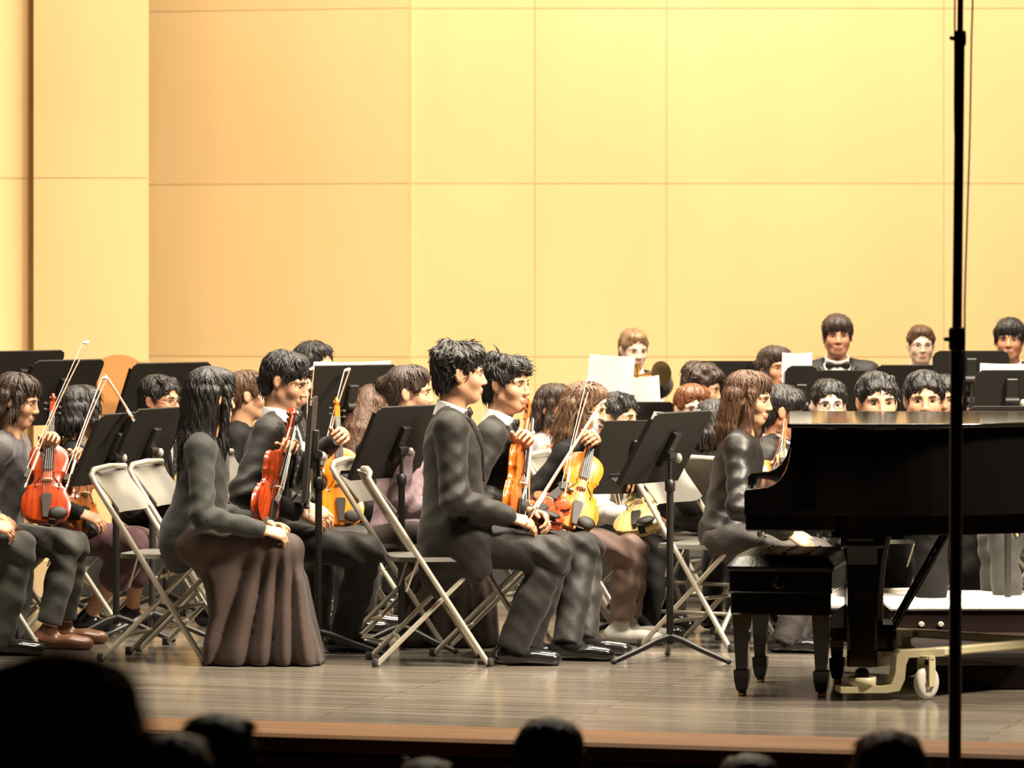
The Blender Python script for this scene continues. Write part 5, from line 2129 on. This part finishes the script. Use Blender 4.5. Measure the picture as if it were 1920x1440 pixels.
# tan folder standing on its own stand between the two far stands
st = music_stand('music stand carrying a large tan folder between two black stands', 214, 20.95, 740, -32, 10, w=.26, h=.24)
mb = MB()
root_, c_, R_, W_, H_ = st
pts = [(-.19, -.16)] + [(.19 * math.cos(a) * -1, .10 + .085 * math.sin(a)) for a in np.linspace(0, math.pi, 15)] + [(.19, -.16)]
mb.prism(pts, c_ + R_[:, 0] * .010, A(0, 1, 0), R_[:, 2], R_[:, 0] * .014)
o = mb.build('music_folder', mat('tan_folder_board', (0.30, 0.125, 0.032), .55, var=.1, bump=.05))
o.matrix_world = Matrix.LocRotScale(root_.location, root_.rotation_euler, None)
tag(o, 'large tan folder with rounded top standing on a far music stand', 'folder')

# clarinet and trumpet at the back
h13 = PEOPLE['P13']
mouth_ = h13['H'] + (A(math.cos(math.radians(-60)), math.sin(math.radians(-60)), 0) * .098 - A(0, 0, .066)) * .86
bell_ = mouth_ + nrm(A(-.25, -.62, -.8)) * .49
cl = empty('clarinet', tuple(bell_))
tag(cl, 'black clarinet held by the brown-haired player at the back', 'clarinet')
d_ = mouth_ - bell_
n_ = nrm(d_)
mb = MB()
mb.lathe((0, 0, 0), [(0.030, 0), (0.024, .02), (0.014, .06), (0.0125, .10), (0.0125, .40), (0.010, .44)], 14, n_)
mb.build('body', ebony, cl)
mb = MB()
mb.lathe(n_ * .44, [(0.010, 0), (0.008, .03), (0.004, .055)], 12, n_)
mb.build('mouthpiece', ebony, cl)
for k in range(6):
    mb = MB()
    mb.ell(n_ * (.12 + .045 * k) + A(0, -.014, 0), (.006, .004, .006), nu=8, nv=6)
    mb.build('key', chrome, cl)

tr = empty('trumpet', tuple(P(1240, 700, 22.0)))
tag(tr, 'dark-lit trumpet held out by the light-haired player', 'trumpet')
ax_ = nrm(P(1200, 705, 22.15) - P(1240, 700, 22.0))
mb = MB()
mb.lathe(A(0, 0, 0), [(.061, 0), (.045, .015), (.028, .045), (.016, .09), (.009, .16), (.006, .24), (.006, .42)], 18, ax_)
mb.build('bell', brass, tr)
mb = MB()
for k in range(3):
    mb.lathe(ax_ * (.20 + .03 * k) + A(0, 0, -.06), [(.009, 0), (.009, .10), (.011, .105), (.011, .12)], 10)
mb.build('valves', brass, tr)
mb = MB()
mb.tube([ax_ * .30 + A(0, 0, -.035), ax_ * .12 + A(0, 0, -.035), ax_ * .09 + A(0, 0, -.018), ax_ * .12], .006, 8)
mb.build('tuning_slide', brass, tr)

# ================================================================== MUSIC STANDS AND SHEETS
st = music_stand('black music stand at the far end with its corner against the shell slot', 42, 20.9, 720, 142, 24)
st = music_stand('black music stand behind the slanting long bow', 118, 20.5, 737, 146, 27)
st = music_stand('wide black music stand beside the cello', 314, 20.7, 743, 138, 24)
st = music_stand('black music stand before the player with glasses, with empty chairs beside it', 222, 19.25, 842, 160, 24)
sheet(st, 'white music sheet on the stand before the player with glasses', dy=0.02, w=.30, h=.29)
st = music_stand('brown-lit music stand overlapping the stand before the player with glasses', 290, 19.45, 832, 158, 24)
st = music_stand('music stand turned edge-on beside the bending tuxedo player', 598, 18.45, 842, 180, 4, h=.42)
st = music_stand('wide black music stand behind the amber orange violin', 662, 20.3, 752, 130, 16)
sheet(st, 'white sheet lying at the top edge of the stand behind the amber violin', dz=.03, w=.44, h=.30)
st = music_stand('black music stand behind the tuxedo player with fluffy hair', 757, 18.72, 830, 148, 25)
sheet(st, 'white music sheet hidden on the stand behind the fluffy-haired player', dy=-.05, w=.30, h=.30)
st = music_stand('broad black music stand with shelf behind the amber violin player', 1198, 19.36, 858, 112, 12, w=.50, h=.32)
st = music_stand('tilted black music stand standing alone on splayed feet near the piano', 1262, 18.2, 840, 150, 30)
sheet(st, 'white music pages whose edge gleams on the tilted stand near the piano', dy=.01, w=.40, h=.32, proud=.012)
st = music_stand('wide black music stand behind the tousled player', 1365, 21.95, 742, 95, 12, w=.40, h=.34)
st = music_stand('black music stand holding loose white sheets before the light-haired player', 1170, 21.6, 812, 95, 14, w=.5, h=.3)
sheet(st, 'white sheet standing high on the stand of the light-haired player', dy=.07, dz=.22, w=.22, h=.32, roll=.06)
sheet(st, 'white sheet hanging low on the stand of the light-haired player', dy=-.08, dz=.12, w=.20, h=.30, roll=-.08, proud=.016)
st = music_stand('black music stand with white pages in front of the clarinet player', 1503, 20.9, 750, 95, 14, w=.15, h=.32)
sheet(st, 'white pages stacked on top of the stand in front of the clarinet player', dy=.02, dz=.15, w=.14, h=.14, proud=.012)
st = music_stand('black music stand before the tallest back-row player', 1562, 21.35, 757, 92, 14, w=.35, h=.32)
st = music_stand('wide black music stand before the pale back-row player', 1728, 21.45, 750, 92, 16, w=.44, h=.34)
st = music_stand('black music stand hidden in part by the tall microphone stand', 1822, 21.3, 702, 92, 10, w=.36, h=.22)
st = music_stand('grey-edged double music stand beside the tall microphone stand', 1898, 19.9, 741, 92, 14, w=.32, h=.22)
sheet(st, 'white sheet lying on the grey-edged double stand', w=.28, h=.20, dz=.04)
st = music_stand('low black music stand just above the piano lid', 1592, 19.0, 826, 92, 14, w=.30, h=.22)
st = music_stand('low black music stand showing above the lid beside the microphone pole', 1890, 19.0, 815, 92, 14, w=.34, h=.24)

# ================================================================== AUDIENCE
seatm = mat('dark_red_plush', (0.035, 0.008, 0.008), .85, bump=.2)


def theatre_seat(x, y, z, label):
    r = empty('theatre_seat', (x, y, z), math.radians(90))
    tag(r, label, 'seat', 'auditorium seats under the audience')
    mb = MB()
    mb.box((0.02, 0, .40), (.44, .46, .09), bev=.03)
    mb.build('cushion', seatm, r)
    mb = MB()
    mb.box((-.24, 0, .62), (.07, .46, .50), Ry(-.18), bev=.03)
    mb.build('backrest', seatm, r)
    for q in (-1, 1):
        mb = MB()
        mb.box((0, q * .265, .33), (.40, .04, .66), bev=.012)
        mb.build('side_panel', metalbl, r)


def viewer(label, D, px, top_py, hair, hairm, topm, s=1.0, yaw=90, hyaw=None, desc=''):
    hc = top_py + (.130 * s) * FPX / D
    Hh = P(px, hc, D)
    bz = hall_z(D)
    person('aud%d' % len(PEOPLE), label, D, (px, hc), yaw, hyaw=hyaw, s=s, hair=hair, hairm=hairm, outfit='jacket', topm=topm, lod=2, base_z=bz, chair_on=False,
           desc=desc, seatz=max(.40, min(.5, Hh[2] - .16 * s - .42 * s - bz)))
    p = PEOPLE[list(PEOPLE)[-1]]
    theatre_seat(p['Pv'][0], p['Pv'][1] + .08, bz, 'dark theatre seat under ' + desc)


darktop = mat('dark_coat', (0.02, 0.014, 0.01), .8, bump=.2)
viewer('large dark blurred head of an audience member with full hair, far back from the stage', 4.6, 105, 1212, 'wavy', hairblk, darktop, s=1.06, desc='the large blurred dark head')
viewer('audience member with rounded black hair beside the large blurred head', 9.6, 408, 1336, 'short', hairblk, darktop, hyaw=70, s=.95, desc='the viewer with rounded black hair')
viewer('audience member with dark bob touching the large blurred head', 8.2, 318, 1372, 'bob', hairblk, darktop, s=.95, desc='the viewer with dark bob')
viewer('audience member with short dark hair seen from behind before the stage front', 11.0, 1030, 1342, 'crop', hairblk, darktop, desc='the viewer with short dark hair')
viewer('audience member with brown hair sitting low before the stage front', 11.4, 1405, 1412, 'bob', hairbrn, darktop, s=.95, desc='the viewer with brown crown')
viewer('audience member with auburn hair below the tall microphone stand', 10.4, 1668, 1368, 'bob', mat('hair_auburn_stagelit', (0.34, 0.13, 0.035), .5, spec=.4, var=.35, vscale=90, bump=.6, bscale=160, stretch=HS), darktop, s=.98, desc='the auburn-haired viewer')  # auburn brightened in the colour itself for stage light on this head
viewer('audience member with low dark crown sitting close before the stage front', 10.6, 800, 1420, 'short', hairblk, darktop, s=.95, desc='the viewer with low dark crown by the stage')

for m_ in (CHAIR0, VIO0, BOW0):
    assert m_.get('label')
